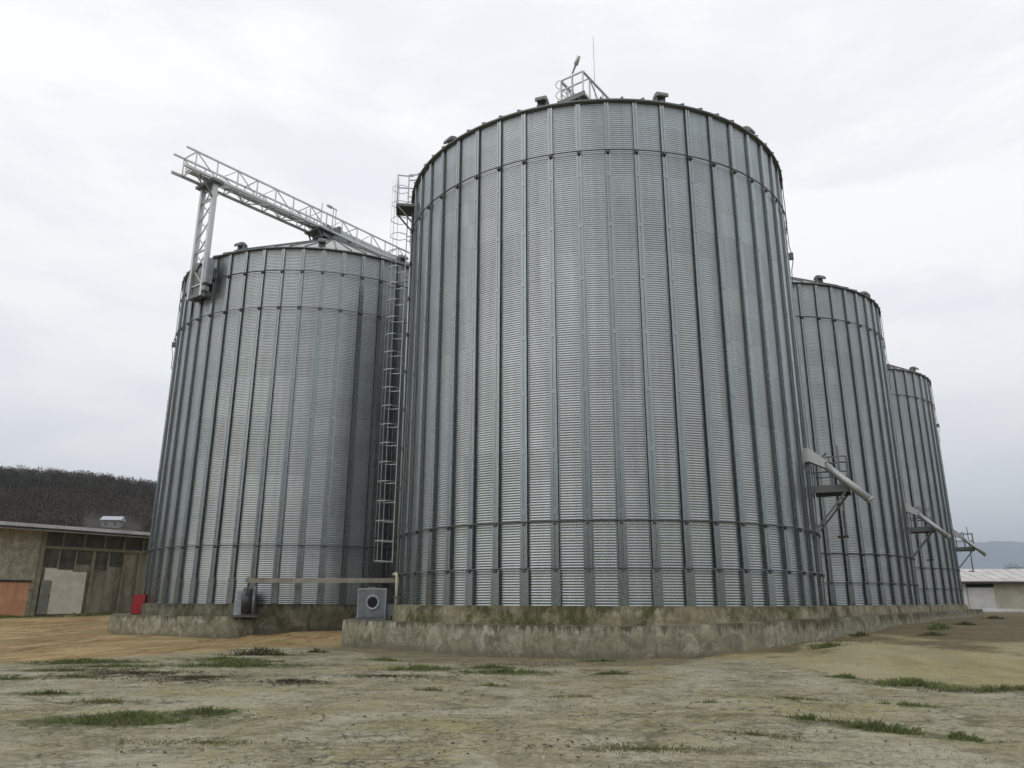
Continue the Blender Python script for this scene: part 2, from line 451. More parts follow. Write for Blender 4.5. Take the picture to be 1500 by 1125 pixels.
    sb = k.add('ShaderNodeVectorMath', operation='SCALE'); k.link(nz, sb.inputs[0]); sb.inputs[3].default_value = 1.1
    k.link(co, wv.inputs[0]); k.link(sb.outputs[0], wv.inputs[1])
    cr = None
    for scl, wid, msk, off in ((.42, .014, .46, 3), (1.3, .022, .47, 11), (3.6, .05, .50, 23)):
        vo = k.add('ShaderNodeTexVoronoi', feature='DISTANCE_TO_EDGE')
        k.link(k.mapping(wv.outputs[0], (1, .8, 1), (off, off, 0)), vo.inputs['Vector'])
        vo.inputs['Scale'].default_value = scl
        line = k.ramp(vo.outputs['Distance'], 0, wid, 1, 0)
        mk = k.ramp(k.noise(k.mapping(co, (1, 1, 1), (off, 2, 0)), .55, 5, .6), msk, msk + .12)
        l = k.math('MULTIPLY', line, mk)
        cr = l if cr is None else k.math('MAXIMUM', cr, l)
    cr = k.math('MULTIPLY', cr, k.math('SUBTRACT', 1, k.math('MAXIMUM', k.math('MULTIPLY', sc.outputs[1], .75), k.math('MAXIMUM', sc.outputs[0], sc.outputs[2]))))
    c = k.mix(k.math('MULTIPLY', cr, .82), c, (.055, .050, .034))
    c = k.mix(k.ramp(gr, .55, .72, 0, .40), c, (.42, .40, .34))
    c = k.mix(k.ramp(ng, .56, .74, 0, .5), c, (.085, .078, .055))
    k.link(c, b.inputs['Base Color'])
    k.link(k.math('SUBTRACT', .95, k.math('MULTIPLY', sc.outputs[2], .2)), b.inputs['Roughness'])
    b.inputs['Specular IOR Level'].default_value = .3
    h = k.math('ADD', k.math('MULTIPLY', nf, .7), k.math('MULTIPLY', ng, .35))
    h = k.math('SUBTRACT', h, k.math('MULTIPLY', cr, .8))
    k.link(k.bump(h, .6, .05), b.inputs['Normal'])
    me.materials.append(m)
make_ground()

# ------------------------------------------------------------------ silos
NST = 51; STEP = 2 * PI / NST
def wall_mesh():
    na = NST * 3; lam = HT / 216.; nz = 216 * 4
    a = np.arange(na) * 2 * PI / na
    z = np.linspace(0, HT, nz + 1)
    r = R + .0100 * np.cos(2 * PI * z / lam)
    V = np.stack([r[:, None] * np.cos(a), r[:, None] * np.sin(a), np.repeat(z[:, None], na, 1)], -1).reshape(-1, 3)
    i = np.arange(nz)[:, None] * na + np.arange(na)
    j = np.arange(nz)[:, None] * na + (np.arange(na) + 1) % na
    F = np.stack([i, j, j + na, i + na], -1).reshape(-1, 4)
    me = bpy.data.meshes.new('wall')
    me.vertices.add(len(V)); me.vertices.foreach_set('co', V.ravel().astype(np.float32))
    me.loops.add(F.size); me.loops.foreach_set('vertex_index', F.ravel().astype(np.int32))
    me.polygons.add(len(F)); me.polygons.foreach_set('loop_start', np.arange(0, F.size, 4, dtype=np.int32))
    me.polygons.foreach_set('use_smooth', np.ones(len(F), dtype=bool))
    me.update(); me.validate()
    me.materials.append(M['sheet'])
    return me

def stiffener_mesh():
    b = MB()
    def section(prof, z0, z1):
        n = len(prof)
        i = len(b.v)
        for z in (z0, z1):
            for t, r in prof:
                b.v.append((R + .008 + r, t, z))
        for k in range(n - 1):
            b.face((i + k, i + k + 1, i + n + k + 1, i + n + k))
        b.face([i + n + k for k in range(n)][::1]); b.face([i + k for k in range(n)][::-1])
    def hat(s, d, fl):
        return [(-.145 * s, 0), (-.145 * s, fl), (-.062 * s, fl), (-.062 * s, d - .016), (-.098 * s, d - .016), (-.098 * s, d), (-.030 * s, d), (-.018 * s, d - .018),
                (.018 * s, d - .018), (.030 * s, d), (.098 * s, d), (.098 * s, d - .016), (.062 * s, d - .016), (.062 * s, fl), (.145 * s, fl), (.145 * s, 0)]
    wide = [(-.10, 0), (-.10, .088), (-.150, .088), (-.150, .105), (.150, .105), (.150, .088), (.10, .088), (.10, 0)]
    section(wide, .0, 1.12)
    z = 1.12
    for z1, s, d, fl in ((2.9, 1.12, .105, .014), (4.85, 1.10, .102, .014), (6.8, 1.06, .098, .013), (8.75, 1.0, .094, .013), (10.7, .95, .090, .012),
                         (12.65, .90, .086, .012), (14.6, .86, .082, .011), (17.45, .82, .078, .010)):
        section(hat(s, d, fl), z, z1)
        # splice plate with bolt heads where two lengths meet
        b.box(R + .008 + d, R + .016 + d, -.05 * s, .05 * s, z1 - .16, z1 - .01) if z1 < 17 else None
        z = z1
    return b.mesh('stiffener', M['stiff'])

def ring_mesh():
    b = MB()
    rr = R + .140
    b.tube([(rr * math.cos(t), rr * math.sin(t), 0) for t in [2 * PI * k / 153 for k in range(153)]], .024, 8, closed=True)
    for k in range(NST):
        t = k * STEP + .0
        c, s = math.cos(t), math.sin(t)
        b.obox(((R + .130) * c, (R + .130) * s, -.055), (c * .03, s * .03, 0), (-s * .052, c * .052, 0), (0, 0, .05))
    return b.mesh('wind_ring', M['ring'])

def roof_mesh():
    b = MB(); n = 68
    r0, z0, r1, z1 = R + .16, HT - .02, .85, HT + 4.2
    z0 = HT + .02
    b.lathe([(r0, z0 - .05), (r0, z0), (r1, z1), (0.0, z1 + .12)], n=n * 2)
    # eave angle
    b.cur = 1
    b.lathe([(R + .015, HT - .06), (R + .08, HT - .06), (R + .165, z0 - .05)], n=n * 2)
    b.lathe([(r0 + .002, z0 - .055), (r0 + .002, z0 + .004)], n=n * 2)
    for k in range(n):
        t = 2 * PI * k / n; c, s = math.cos(t), math.sin(t)
        a = Vector(((r0 + .012) * c, (r0 + .012) * s, z0 + .020)); e = Vector((r1 * c, r1 * s, z1 + .04))
        b.bar(a, e, .055, .085)
    me = b.mesh('roof', [M['roof'], M['galv_dark']])
    return me

def cap_mesh():
    b = MB()
    b.lathe([(.95, HT + 4.1), (.95, HT + 4.42), (.62, HT + 4.6), (0, HT + 4.62)], n=32)
    return b.mesh('roof_cap', M['galv_dark'])

def vent_mesh():
    """goose neck roof vent; local x points outward"""
    b = MB()
    b.box(-.22, .16, -.2, .2, -.18, .26)
    i = len(b.v)
    pts = [(-.26, .26), (-.2, .40), (.02, .47), (.26, .42), (.42, .27), (.44, .13)]
    pin = [(.34, .13), (.30, .22)]
    poly = pts + pin + [(.16, .26)]
    n = len(poly)
    for y in (-.23, .23):
        for x, z in poly: b.v.append((x, y, z))
    b.face([i + k for k in range(n)]); b.face([i + n + k for k in range(n)][::-1])
    for k in range(n):
        b.face((i + k, i + n + k, i + n + (k + 1) % n, i + (k + 1) % n))
    me = b.mesh('roof_vent', M['galv_dark'])
    return me

WALL = wall_mesh(); STIFF = stiffener_mesh(); RING = ring_mesh(); ROOF = roof_mesh(); CAP = cap_mesh(); VENT = vent_mesh()
OPEN = MB().box(.335, .345, -.19, .19, .135, .225).mesh('vent_opening', M['dark'])

def cable_mesh(z_lo, seed):
    b = MB(); rnd = random.Random(seed); pts = []
    z = HT - .1; k = 0
    while z > 12.4:
        bulge = .13 + (.08 if k in (9, 10) else 0) + rnd.uniform(0, .02)
        pts.append((R + bulge, rnd.uniform(-.03, .03), z)); z -= .38; k += 1
    b.tube(pts, .02, 6)
    b.box(R + .05, R + .27, -.08, .08, HT - 3.75, HT - 3.48)
    return b.mesh('cable', M['galv_dark'])

def silo(label, c, rot, rings, vents, vent_list, cable_at, z_lo, stiff_off):
    root = empty('grain_silo', (c[0], c[1], ZB), rot)
    tag(root, label, 'grain silo', 'corrugated steel grain silos')
    link('wall', WALL, root)
    for k in range(NST):
        link('stiffener', STIFF, root, rz=k * STEP + stiff_off)
    for z in rings:
        link('wind_ring', RING, root, (0, 0, z), stiff_off)
    rf = link('roof', ROOF, root)
    link('roof_cap', CAP, root)
    for t in vent_list:
        rr = 7.72
        zz = HT + .02 + (R + .16 - rr) * (4.2 / (R + .16 - .85)) + .02
        v = link('roof_vent', VENT, root, (rr * math.cos(t), rr * math.sin(t), zz), t)
        v.scale = (.85, .85, .85)
        link('opening', OPEN, v)
    if cable_at is not None:
        link('cable', cable_mesh(z_lo, int(rot * 100) + 5), root, rz=cable_at - rot)
    return root

def rad(d): return math.radians(d)
VN = [rad(32.7 * k) for k in range(11)]
A_ROT = rad(-96.7 - 13); s_off = rad(13 - 2.9)
s1 = silo('largest nearest steel grain silo, in front, with a cage ladder down its edge', C1, A_ROT, (1.10, 2.53, 15.46), 11, VN, rad(-21.0), 8.0, s_off)
s2 = silo('steel grain silo standing second in the row, half hidden behind the nearest silo', C2, rad(-107.9 + 35), (1.10, 2.53, 15.46), 11, VN, rad(-27), 9.0, rad(2.1))
s3 = silo('smallest looking steel grain silo, farthest at the end of the row', C3, rad(-113 + 30), (1.10, 2.53, 15.46), 11, VN, rad(-30), 10.0, rad(3.3))
s4 = silo('separate steel grain silo with pale roof under the high conveyor bridge and tower', C4, rad(-75.5 - 4.2), (2.58, 14.27, 16.24), 11, VN, rad(204), 6.0, rad(1.2))

# ------------------------------------------------------------------ plinths
def plinth_strip(b, path, ztop, inner, zlow=-.25, seed=0, sub=.35, nz=5, wob=.022):
    """outer wall following path plus a top ledge; slightly uneven cast faces"""
    pts = []
    for i in range(len(path) - 1):
        a, c = Vector(path[i]), Vector(path[i + 1]); n = max(1, int((c - a).length / sub))
        for k in range(n): pts.append(a.lerp(c, k / n))
    pts.append(Vector(path[-1]))
    rows = []
    for i, p in enumerate(pts):
        d = (pts[min(i + 1, len(pts) - 1)] - pts[max(i - 1, 0)]).normalized()
        out = Vector((d.y, -d.x))
        zt = ztop(p); col = []
        for j in range(nz):
            z = zlow + (zt - zlow) * j / (nz - 1)
            w = noise.fractal(Vector((p.x * 1.3, p.y * 1.3, z * 2.2 + seed)), 1, 2, 3) * wob
            if j == nz - 1:
                w -= .025 + max(0, noise.noise(Vector((p.x * 2.1, p.y * 2.1, seed)))) * .05
            col.append(b.vert((p.x + out.x * w, p.y + out.y * w, z + (noise.noise(Vector((p.x * 3, p.y * 3, 5))) * .018 if j == nz - 1 else 0))))
        q = p - out * .05
        col.append(b.vert((q.x, q.y, zt + .012)))
        q = p - out * inner
        col.append(b.vert((q.x, q.y, zt + .02)))
        rows.append(col)
    b.smooth = True
    for A, B in zip(rows, rows[1:]):
        for j in range(len(A) - 1):
            b.face((A[j], B[j], B[j + 1], A[j + 1]))
    b.smooth = False

def arc(c, r, a0, a1, n=24):
    return [(c[0] + r * math.cos(a0 + (a1 - a0) * k / n), c[1] + r * math.sin(a0 + (a1 - a0) * k / n)) for k in range(n + 1)]
an = math.atan2(NN.y, NN.x)
pl = empty('silo_foundation', (0, 0, 0))
tag(pl, 'long stepped concrete foundation with mossy top edge under the row of three silos', 'foundation')
b = MB()
a_start = math.atan2(24.1 - C1.y, -1.02 - C1.x)
path = [(-6.7, 34.5), (-6.35, 30.0), (-5.4, 28.35)] + arc(C1, 9.1, a_start, an, 26)
q = C3 + NN * 9.1 + E_ * 4.2; path += [tuple(q)]
q = C3 + NN * 5.5 + E_ * 8.6; path += [tuple(q)]
q = C3 - NN * 5 + E_ * 9.0; path += [tuple(q)]
def zt_low(p):
    t = sstep(3., 11., np.array(p.x)); return float(.91 + .18 * t)
plinth_strip(b, path, zt_low, 1.6, seed=1)
b.build('lower_step', M['lower'], pl)
b = MB()
path = arc(C1, 8.5, rad(160), an + 2 * PI, 60)
path += arc(C3, 8.5, an, an + rad(130), 30)
plinth_strip(b, path, lambda p: ZB - .012, .5, .5, seed=2, wob=.012, nz=4)
b.build('upper_step', M['upper'], pl)

pl2 = empty('silo_foundation', (0, 0, 0))
tag(pl2, 'round concrete foundation under the separate silo, with a lower ledge and red cabinet', 'foundation')
b = MB()
path = arc(C4, 8.55, rad(130), rad(380), 60)
plinth_strip(b, path, lambda p: ZB - .012, .6, -.25, seed=4, wob=.012)
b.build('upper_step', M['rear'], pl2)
b = MB()
path = []
for k in range(31):
    t = rad(120 + (265.4 - 120) * k / 30)
    rr = 9.12 + .6 * max(0, math.sin(rad(265.4) - t)) ** .8
    path.append((C4.x + rr * math.cos(t), C4.y + rr * math.sin(t)))
path.append((C4.x + 8.45 * math.cos(rad(270.2)), C4.y + 8.45 * math.sin(rad(270.2))))
plinth_strip(b, path, lambda p: .92, 1.0, seed=6)
b.build('lower_step', M['lower'], pl2)

# ------------------------------------------------------------------ conveyor bridges
def bridge(c, s0, s1, zb, zt, w, slope, label, trough_parts, floor_span=None):
    root = empty('conveyor_bridge', (c[0], c[1], 0), math.atan2(E_.y, E_.x))
    tag(root, label, 'conveyor', 'conveyor bridges over the silos')
    Z = lambda s, z: z + slope * (s - s0)
    h = w / 2
    for sy in (-1, 1):
        for z in (zb, zt):
            th = .13 if z == zb else .085
            MB().bar((s0, sy * h, Z(s0, z)), (s1, sy * h, Z(s1, z)), th, th).build('chord', M['galv'], root)
    n = int(round((s1 - s0 - .6) / 1.28)); L = (s1 - s0 - .6) / n
    for sy in (-1, 1):
        b = MB()
        for i in range(n + 1):
            s = s0 + .6 + i * L
            b.bar((s, sy * h, Z(s, zb)), (s, sy * h, Z(s, zt)), .055)
            if i < n:
                s2_ = s + L
                if i % 2 == 0: b.bar((s, sy * h, Z(s, zt)), (s2_, sy * h, Z(s2_, zb)), .045)
                else: b.bar((s, sy * h, Z(s, zb)), (s2_, sy * h, Z(s2_, zt)), .045)
        b.build('side_bracing', M['galv'], root)
    b = MB()
    for i in range(n + 1):
        s = s0 + .6 + i * L
        b.bar((s, -h, Z(s, zb)), (s, h, Z(s, zb)), .06)
        if i % 3 == 0: b.bar((s, -h, Z(s, zt)), (s, h, Z(s, zt)), .05)
        if i < n:
            a_, c_ = (-h, h) if i % 2 == 0 else (h, -h)
            b.bar((s, a_, Z(s, zb)), (s + L, c_, Z(s + L, zb)), .05)
    b.build('floor_bracing', M['galv'], root)
    for (a, e, y, z0, wd, ht, mt) in trough_parts:
        b = MB()
        b.obox(((a + e) / 2, y, Z((a + e) / 2, z0 + ht / 2)), ((e - a) / 2, 0, slope * (e - a) / 2), (0, wd / 2, 0), (0, 0, ht / 2))
        for i in range(int((e - a) / 2.4) + 1):      # flange joints
            s = a + i * 2.4
            b.obox((s + .03, y, Z(s, z0 + ht / 2)), (.025, 0, 0), (0, wd / 2 + .03, 0), (0, 0, ht / 2 + .03))
        b.build('trough', mt, root)
    return root, Z

B1, ZB1 = bridge(C4, -10.6, 14.0, 23.38, 24.45, 1.2, .03, 'high galvanised lattice conveyor bridge above the separate silo, held by a lattice tower',
            [(-10.0, -.8, .15, 23.55, .42, .26, M['galv']), (-.8, 14.0, .12, 23.40, .55, .62, M['roof'])])
# tower that stands on the outside of the silo wall
tw = MB(); s_t = -8.72
for y in (-.56, .56):
    MB().bar((s_t, y, 16.7), (s_t, y, 23.38 + .05), .26, .17, (0, 1, 0)).build('tower_leg', M['galv'], B1)
b = MB()
for i in range(6):
    z = 17.4 + i * .98
    b.bar((s_t, -.45, z), (s_t, .45, z + .9), .055); b.bar((s_t + .06, .45, z), (s_t + .06, -.45, z + .9), .055)
    if i in (0, 2, 5): b.bar((s_t, -.5, z), (s_t, .5, z), .075)
b.build('tower_bracing', M['galv'], B1)
b = MB()
b.box(s_t - .32, s_t + .32, -.85, .85, 23.18, 23.34)
b.bar((s_t - .1, -.6, 22.3), (s_t - .95, -.6, 23.3), .07); b.bar((s_t + .1, .6, 22.5), (s_t + .9, .6, 23.3), .07)
b.build('tower_head', M['galv_dark'], B1)
for y in (-.56, .56):
    for z in (16.75, 18.1):
        MB().box(s_t + .12, -R - .05, y - .16, y + .16, z, z + .25).build('tower_bracket', M['galv_dark'], B1)
MB().bar((s_t, -.56, 16.8), (s_t, .56, 16.8), .2).build('tower_sill', M['galv_dark'], B1)
b = MB(); b.box(s_t + .02, s_t + .40, -.40, .50, 16.8, 18.2)
b.build('back_panel', M['galv_dark'], B1)
b = MB(); b.box(s_t - .18, s_t + .22, -1.0, -.66, 17.3, 18.7)
b.box(s_t - .15, s_t + .15, -.92, -.70, 16.9, 17.15)
b.build('junction_box', M['fan_light'], B1, bevel=.02)
# drive head and platform over the silo apex
b = MB()
b.box(-1.7, .9, -.75, .75, 23.52, 23.60)
b.box(-1.3, .5, -.55, .45, 23.2, 23.52)
b.build('drive_platform', M['galv_dark'], B1)
b = MB()
b.box(-.9, .1, -.35, .55, 23.62, 24.2); b.tube([(.3, -.2, 24.35), (.3, .55, 24.35)], .24, 14); b.box(-1.5, -1.0, -.2, .3, 23.62, 24.0)
b.build('drive_motor', M['fan'], B1, bevel=.02)
b = MB()
for (x, y) in ((-1.7, -.75), (-.8, -.75), (-1.7, .75), (-.8, .75)):
    b.bar((x, y, 23.6), (x, y, 25.15), .05)
b.bar((-1.7, -.75, 24.6), (-1.7, .75, 24.6), .04); b.bar((-1.7, -.75, 24.6), (-.8, -.75, 24.6), .04); b.bar((-1.7, .75, 24.6), (-.8, .75, 24.6), .04)
b.build('guard_rail', M['galv'], B1)
b = MB()
for y in (-.5, .5):
    for dx in (-1.6, .5):
        b.bar((dx * .6, y, 22.4), (dx, y, 23.5), .07)
b.build('apex_support', M['galv_dark'], B1)

B2, ZB2 = bridge(C1, -1.6, 45.0, 24.25, 25.45, 1.2, 0., 'galvanised conveyor bridge starting with a railed end platform on top of the nearest silo',
            [(-.9, 44.6, .1, 24.34, .5, .5, M['roof'])])
b = MB()
b.box(-1.62, 1.1, -.66, .66, 24.15, 24.2)
b.box(-1.66, -1.58, -.68, .68, 24.12, 24.36)
b.build('end_platform', M['galv_dark'], B2)
b = MB()
for z in (24.9, 25.45):
    b.bar((-1.62, -.6, z), (-1.62, .6, z), .06)
for y in (-.6, 0., .6):
    b.bar((-1.62, y, 24.2), (-1.62, y, 25.45), .055)
b.build('guard_rail', M['galv'], B2)
b = MB()
for (s, y) in ((-.7, -.5), (-.7, .5), (.7, -.5), (.7, .5), (8.5, -.5), (8.5, .5), (11.5, -.5), (11.5, .5), (19.4, 0), (20.7, 0), (28.5, -.5), (28.5, .5), (31.5, -.5), (31.5, .5), (39.4, 0), (40.8, 0)):
    dd = min(abs(s), abs(s - 20.05), abs(s - 40.1))
    b.bar((s, y, ZB + HT + .3 + (R - dd) * .56 - .3), (s, y, 24.2), .09)
b.build('support_leg', M['galv'], B2)
# short ladder with hoops at the platform's far corner
b = MB()
for x in (-1.15, -.7):
    b.bar((x, .85, 22.6), (x, .85, 25.9), .05)
for i in range(11):
    b.bar((-1.15, .85, 22.7 + i * .3), (-.7, .85, 22.7 + i * .3), .03)
for z in (24.6, 25.2, 25.8):
    b.tube([(-.925 + .38 * math.cos(t),   .85 + .42 * math.sin(t), z) for t in [PI * k / 10 for k in range(11)]], .018, 6)
b.build('access_ladder', M['galv'], B2)

def lamp(c, s, y, z0, z1, hx, hy, hz, label, L):
    root = empty('lamp_post', (c[0], c[1], 0), math.atan2(E_.y, E_.x))
    tag(root, label, 'lamp', 'lamp posts on the conveyor bridges')
    MB().tube([(s, y, z0), (s, y, z1)], .03, 8).build('pole', M['galv'], root)
    d = Vector((hx, hy, hz)).normalized()
    b = MB()
    p = Vector((s, y, z1)) - d * .05
    b.tube([p, p + d * (L * .45), p + d * (L * .55), p + d * L], [.035, .05, .11, .09], 10)
    b.build('lamp_head', M['galv'], root)
    return root
lamp(C4, .55, .62, 23.8, 26.15, -.75, .1, .05, 'slim lamp post with tilted head on the high lattice bridge over the separate silo', .75)
lamp(C1, -1.45, .05, 24.2, 25.75, -.25, -.55, .60, 'stubby tilted lamp on the end platform above the nearest silo', .85)
r = empty('antenna', (C1.x, C1.y, 0), math.atan2(E_.y, E_.x))
tag(r, 'thin tall whip aerial rising above the platform on the nearest silo', 'antenna')
b = MB(); b.tube([(.05, -.30, 24.25), (.05, -.30, 28.7)], .012, 6); b.build('mast', M['galv_dark'], r)
b = MB(); b.box(-.02, .12, -.56, -.26, 24.6, 24.7); b.build('clamp', M['galv_dark'], r)

# ------------------------------------------------------------------ cage ladder on the nearest silo
ta = rad(188.)
lad = empty('cage_ladder', (C1.x, C1.y, 0), ta)
tag(lad, 'tall caged ladder running up the left edge of the nearest silo to a small platform', 'ladder')
r0 = R + .30
for y in (-.23, .23):
    MB().bar((r0, y, 3.05), (r0, y, 20.1), .06, .035).build('rail', M['ladder'], lad)
b = MB()
for i in range(int((20.0 - 3.1) / .3)):
    b.tube([(r0, -.23, 3.2 + i * .3), (r0, .23, 3.2 + i * .3)], .014, 6, False)
b.build('rungs', M['ladder'], lad)
b = MB()
zs = [3.1 + i * .78 for i in range(22)]
def hoop_pts(z):
    pts = [(r0, -.23, z)]
    for k in range(13):
        t = -PI / 2 + PI * k / 12
        pts.append((r0 + .30 + .42 * math.cos(t), .37 * math.sin(t), z))
    pts.append((r0, .23, z))
    return pts
for z in zs:
    P = hoop_pts(z)
    for a_, c_ in zip(P, P[1:]):
        b.bar(a_, c_, .010, .032)
for t in (-PI / 2 + .3, -PI / 4, 0, PI / 4, PI / 2 - .3):
    x, y = r0 + .30 + .42 * math.cos(t), .37 * math.sin(t)
    b.bar((x, y, zs[0]), (x, y, 19.9), .03, .010)
b.build('cage', M['ladder'], lad)
b = MB()
for i in range(9):
    z = 3.4 + i * 1.95
    for y in (-.23, .23): b.bar((R, y, z), (r0, y, z), .05, .02)
b.build('wall_brackets', M['galv_dark'], lad)
b = MB(); b.box(R + .02, R + .80, .32, 1.25, 17.98, 18.10)
for y in (.36, 1.2): b.bar((R + .7, y, 17.96), (R + .05, y, 17.2), .06)
b.build('platform', M['galv_dark'], lad)
b = MB()
for (x, y) in ((R + .77, .34), (R + .77, 1.22), (R + .3, 1.22)):
    b.bar((x, y, 18.1), (x, y, 19.5), .045)
for z in (18.85, 19.45):
    b.bar((R + .77, .34, z), (R + .77, 1.22, z), .04); b.bar((R + .77, 1.22, z), (R + .1, 1.22, z), .04)
b.build('guard_rail', M['ladder'], lad)
for y in (-.23, .23): MB().bar((r0, y, 20.1), (R - .9, y, 20.25), .045).build('hand_rail', M['ladder'], lad)

# pipes and cables on the wall next to the ladder
cd = empty('cable_conduit', (C1.x, C1.y, 0), rad(193))
tag(cd, 'pair of thin grey conduits running down the nearest silo beside its caged ladder', 'conduit')
MB().tube([(R + .12, .0, ZB), (R + .12, .0, 17.9)], .04, 8).build('pipe', M['galv'], cd)
MB().tube([(R + .12, .28, ZB + .2), (R + .12, .30, 6), (R + .13, .27, 9), (R + .12, .28, 18.1)], .03, 8).build('pipe', M['galv_dark'], cd)
b = MB()
for i in range(10): b.box(R, R + .18, -.08, .36, 2.6 + i * 1.6, 2.68 + i * 1.6)
b.build('clips', M['galv_dark'], cd)
vp = empty('vent_pipe', (C1.x, C1.y, 0), rad(199))
tag(vp, 'small pale cream bent pipe at the foot of the nearest silo above the square fan', 'pipe')
b = MB(); b.tube([(R + .25, .10, 1.25), (R + .25, .10, 2.42), (R + .26, .05, 2.54), (R + .27, -.06, 2.58), (R + .30, -.34, 2.56)], .055, 10)
b.build('bend', M['pale_pipe'], vp)
b = MB(); b.box(R, R + .33, .03, .17, 1.7, 1.76); b.lathe([(.09, 0), (.09, .03), (.05, .03)], (R + .25, .10, 1.25), (0, 0, 1), 14)
b.build('clip', M['galv_dark'], vp)

# ------------------------------------------------------------------ side discharge spouts and platforms
def service_platform():
    root = empty('service_platform')
    b = MB(); b.box(.10, 1.32, -.55, .75, -.04, .02)
    for y in (-.55, .75): b.box(.10, 1.34, y - .02, y + .02, -.16, .10)
    b.box(1.32, 1.36, -.57, .77, -.16, .10)
    b.build('deck', M['galv_dark'], root)
    b = MB()
    for (x, y) in ((.2, -.55), (1.33, -.55), (1.33, .75), (.2, .75), (.75, -.55), (.75, .75)):
        b.bar((x, y, 0), (x, y, 1.12), .045)
    for z in (.58, 1.12):
        b.bar((.15, -.55, z), (1.33, -.55, z), .045); b.bar((1.33, -.55, z), (1.33, .75, z), .045); b.bar((.15, .75, z), (1.33, .75, z), .045)
    b.build('guard_rail', M['galv_dark'], root)
    for y in (-.5, .7):
        MB().bar((1.25, y, -.1), (.12, y, -1.45), .07).build('brace', M['galv_dark'], root)
    b = MB()
    for y in (.15, .55): b.bar((1.05, y, -1.75), (1.05, y, 1.7), .045)
    for i in range(11): b.bar((1.05, .15, -1.65 + i * .3), (1.05, .55, -1.65 + i * .3), .028)
    b.build('ladder', M['galv_dark'], root)
    b = MB(); b.box(.72, 1.1, .1, .6, -1.72, -1.68); b.box(1.0, 1.04, .22, .48, -1.7, -.75)
    b.build('ladder_guard', M['rust'], root)
    return root
def spout():
    root = empty('discharge_spout')
    b = MB()
    i = len(b.v)
    for (x, z0, z1, w) in ((-.15, -.42, .10, .24), (.12, -.40, .10, .24), (.62, -.66, -.32, .17)):
        for (y, z) in ((-w, z0), (w, z0), (w, z1), (-w, z1)): b.v.append((x, y, z))
    for s in (0, 4):
        for k in range(4): b.face((i + s + k, i + s + (k + 1) % 4, i + s + 4 + (k + 1) % 4, i + s + 4 + k))
    b.face((i + 3, i + 2, i + 1, i)); b.face((i + 8, i + 9, i + 10, i + 11))
    b.build('hood', M['ladder'], root)
    b = MB(); b.tube([(.52, 0, -.44), (2.0, 0, -1.90)], .135, 18)
    b.lathe([(.15, -.03), (.17, -.03), (.17, .03), (.15, .03)], (.58, 0, -.50), (1.63, 0, -1.51), 18)
    b.lathe([(.13, 0), (.15, 0), (.15, .06), (.13, .06)], (1.95, 0, -1.85), (1.48, 0, -1.46), 18)
    b.build('pipe', M['ladder'], root)
    b = MB(); b.bar((.5, .0, -.28), (.72, .0, -.10), .06); b.tube([(.66, -.14, -.14), (.66, .14, -.14)], .03, 8)
    b.build('slide_gate', M['galv_dark'], root)
    return root
na = rad(-25.5)
sp0 = spout(); pf0 = service_platform()
texts = [('sloping grey discharge spout on the nearest silo, the largest of the three', 'railed steel service platform on the right side of the nearest silo'),
         ('sloping grey discharge spout on the second silo of the row', 'railed steel service platform on the second silo of the row'),
         ('sloping dark discharge spout on the farthest silo, seen against the sky and hills', 'railed steel service platform on the farthest silo, seen against the sky')]
for i, c in enumerate((C1, C2, C3)):
    a = na - rad((0, 2.5, 3.5)[i])
    sp = sp0 if i == 0 else copy_tree(sp0)
    pf = pf0 if i == 0 else copy_tree(pf0)
    rv = Vector((math.cos(a), math.sin(a))); tv = Vector((-rv.y, rv.x))
    p = c + rv * R - tv * .62; sp.location = (p.x, p.y, 6.95); sp.rotation_euler = (0, 0, a)
    p = c + rv * R + tv * .25; pf.location = (p.x, p.y, 5.62); pf.rotation_euler = (0, 0, a)
    tag(sp, texts[i][0], 'spout', 'discharge spouts on the row of silos')
    tag(pf, texts[i][1], 'platform', 'service platforms on the row of silos')

# ------------------------------------------------------------------ fans, tray, cabinet
f = empty('aeration_fan', (-11.62, 34.95, .93), rad(14))
tag(f, 'dark drum shaped fan seen edge on at the corner of the separate silo ledge', 'fan', 'aeration fans beside the silos')
MB().lathe([(.0, -.24), (.54, -.24), (.585, -.20), (.585, .20), (.0, .20)], (0, 0, .63), (1, 0, 0), 36).build('drum', M['fan_black'], f)
MB().lathe([(.0, .20), (.60, .20), (.66, .24), (.66, .31), (.58, .33), (.3, .33), (.27, .28), (0, .28)], (0, 0, .63), (1, 0, 0), 36).build('rim', M['fan'], f)
b = MB(); b.box(-.56, -.24, -.22, .35, .06, .72); b.box(-.50, -.24, -.12, .25, .72, 1.05); b.build('motor_box', M['fan_light'], f, bevel=.02)
b = MB(); b.box(-.6, .45, -.3, -.2, -.02, .06); b.box(-.6, .45, .2, .3, -.02, .06); b.box(-.3, .3, -.3, .3, .03, .10); b.build('base_frame', M['galv_dark'], f)

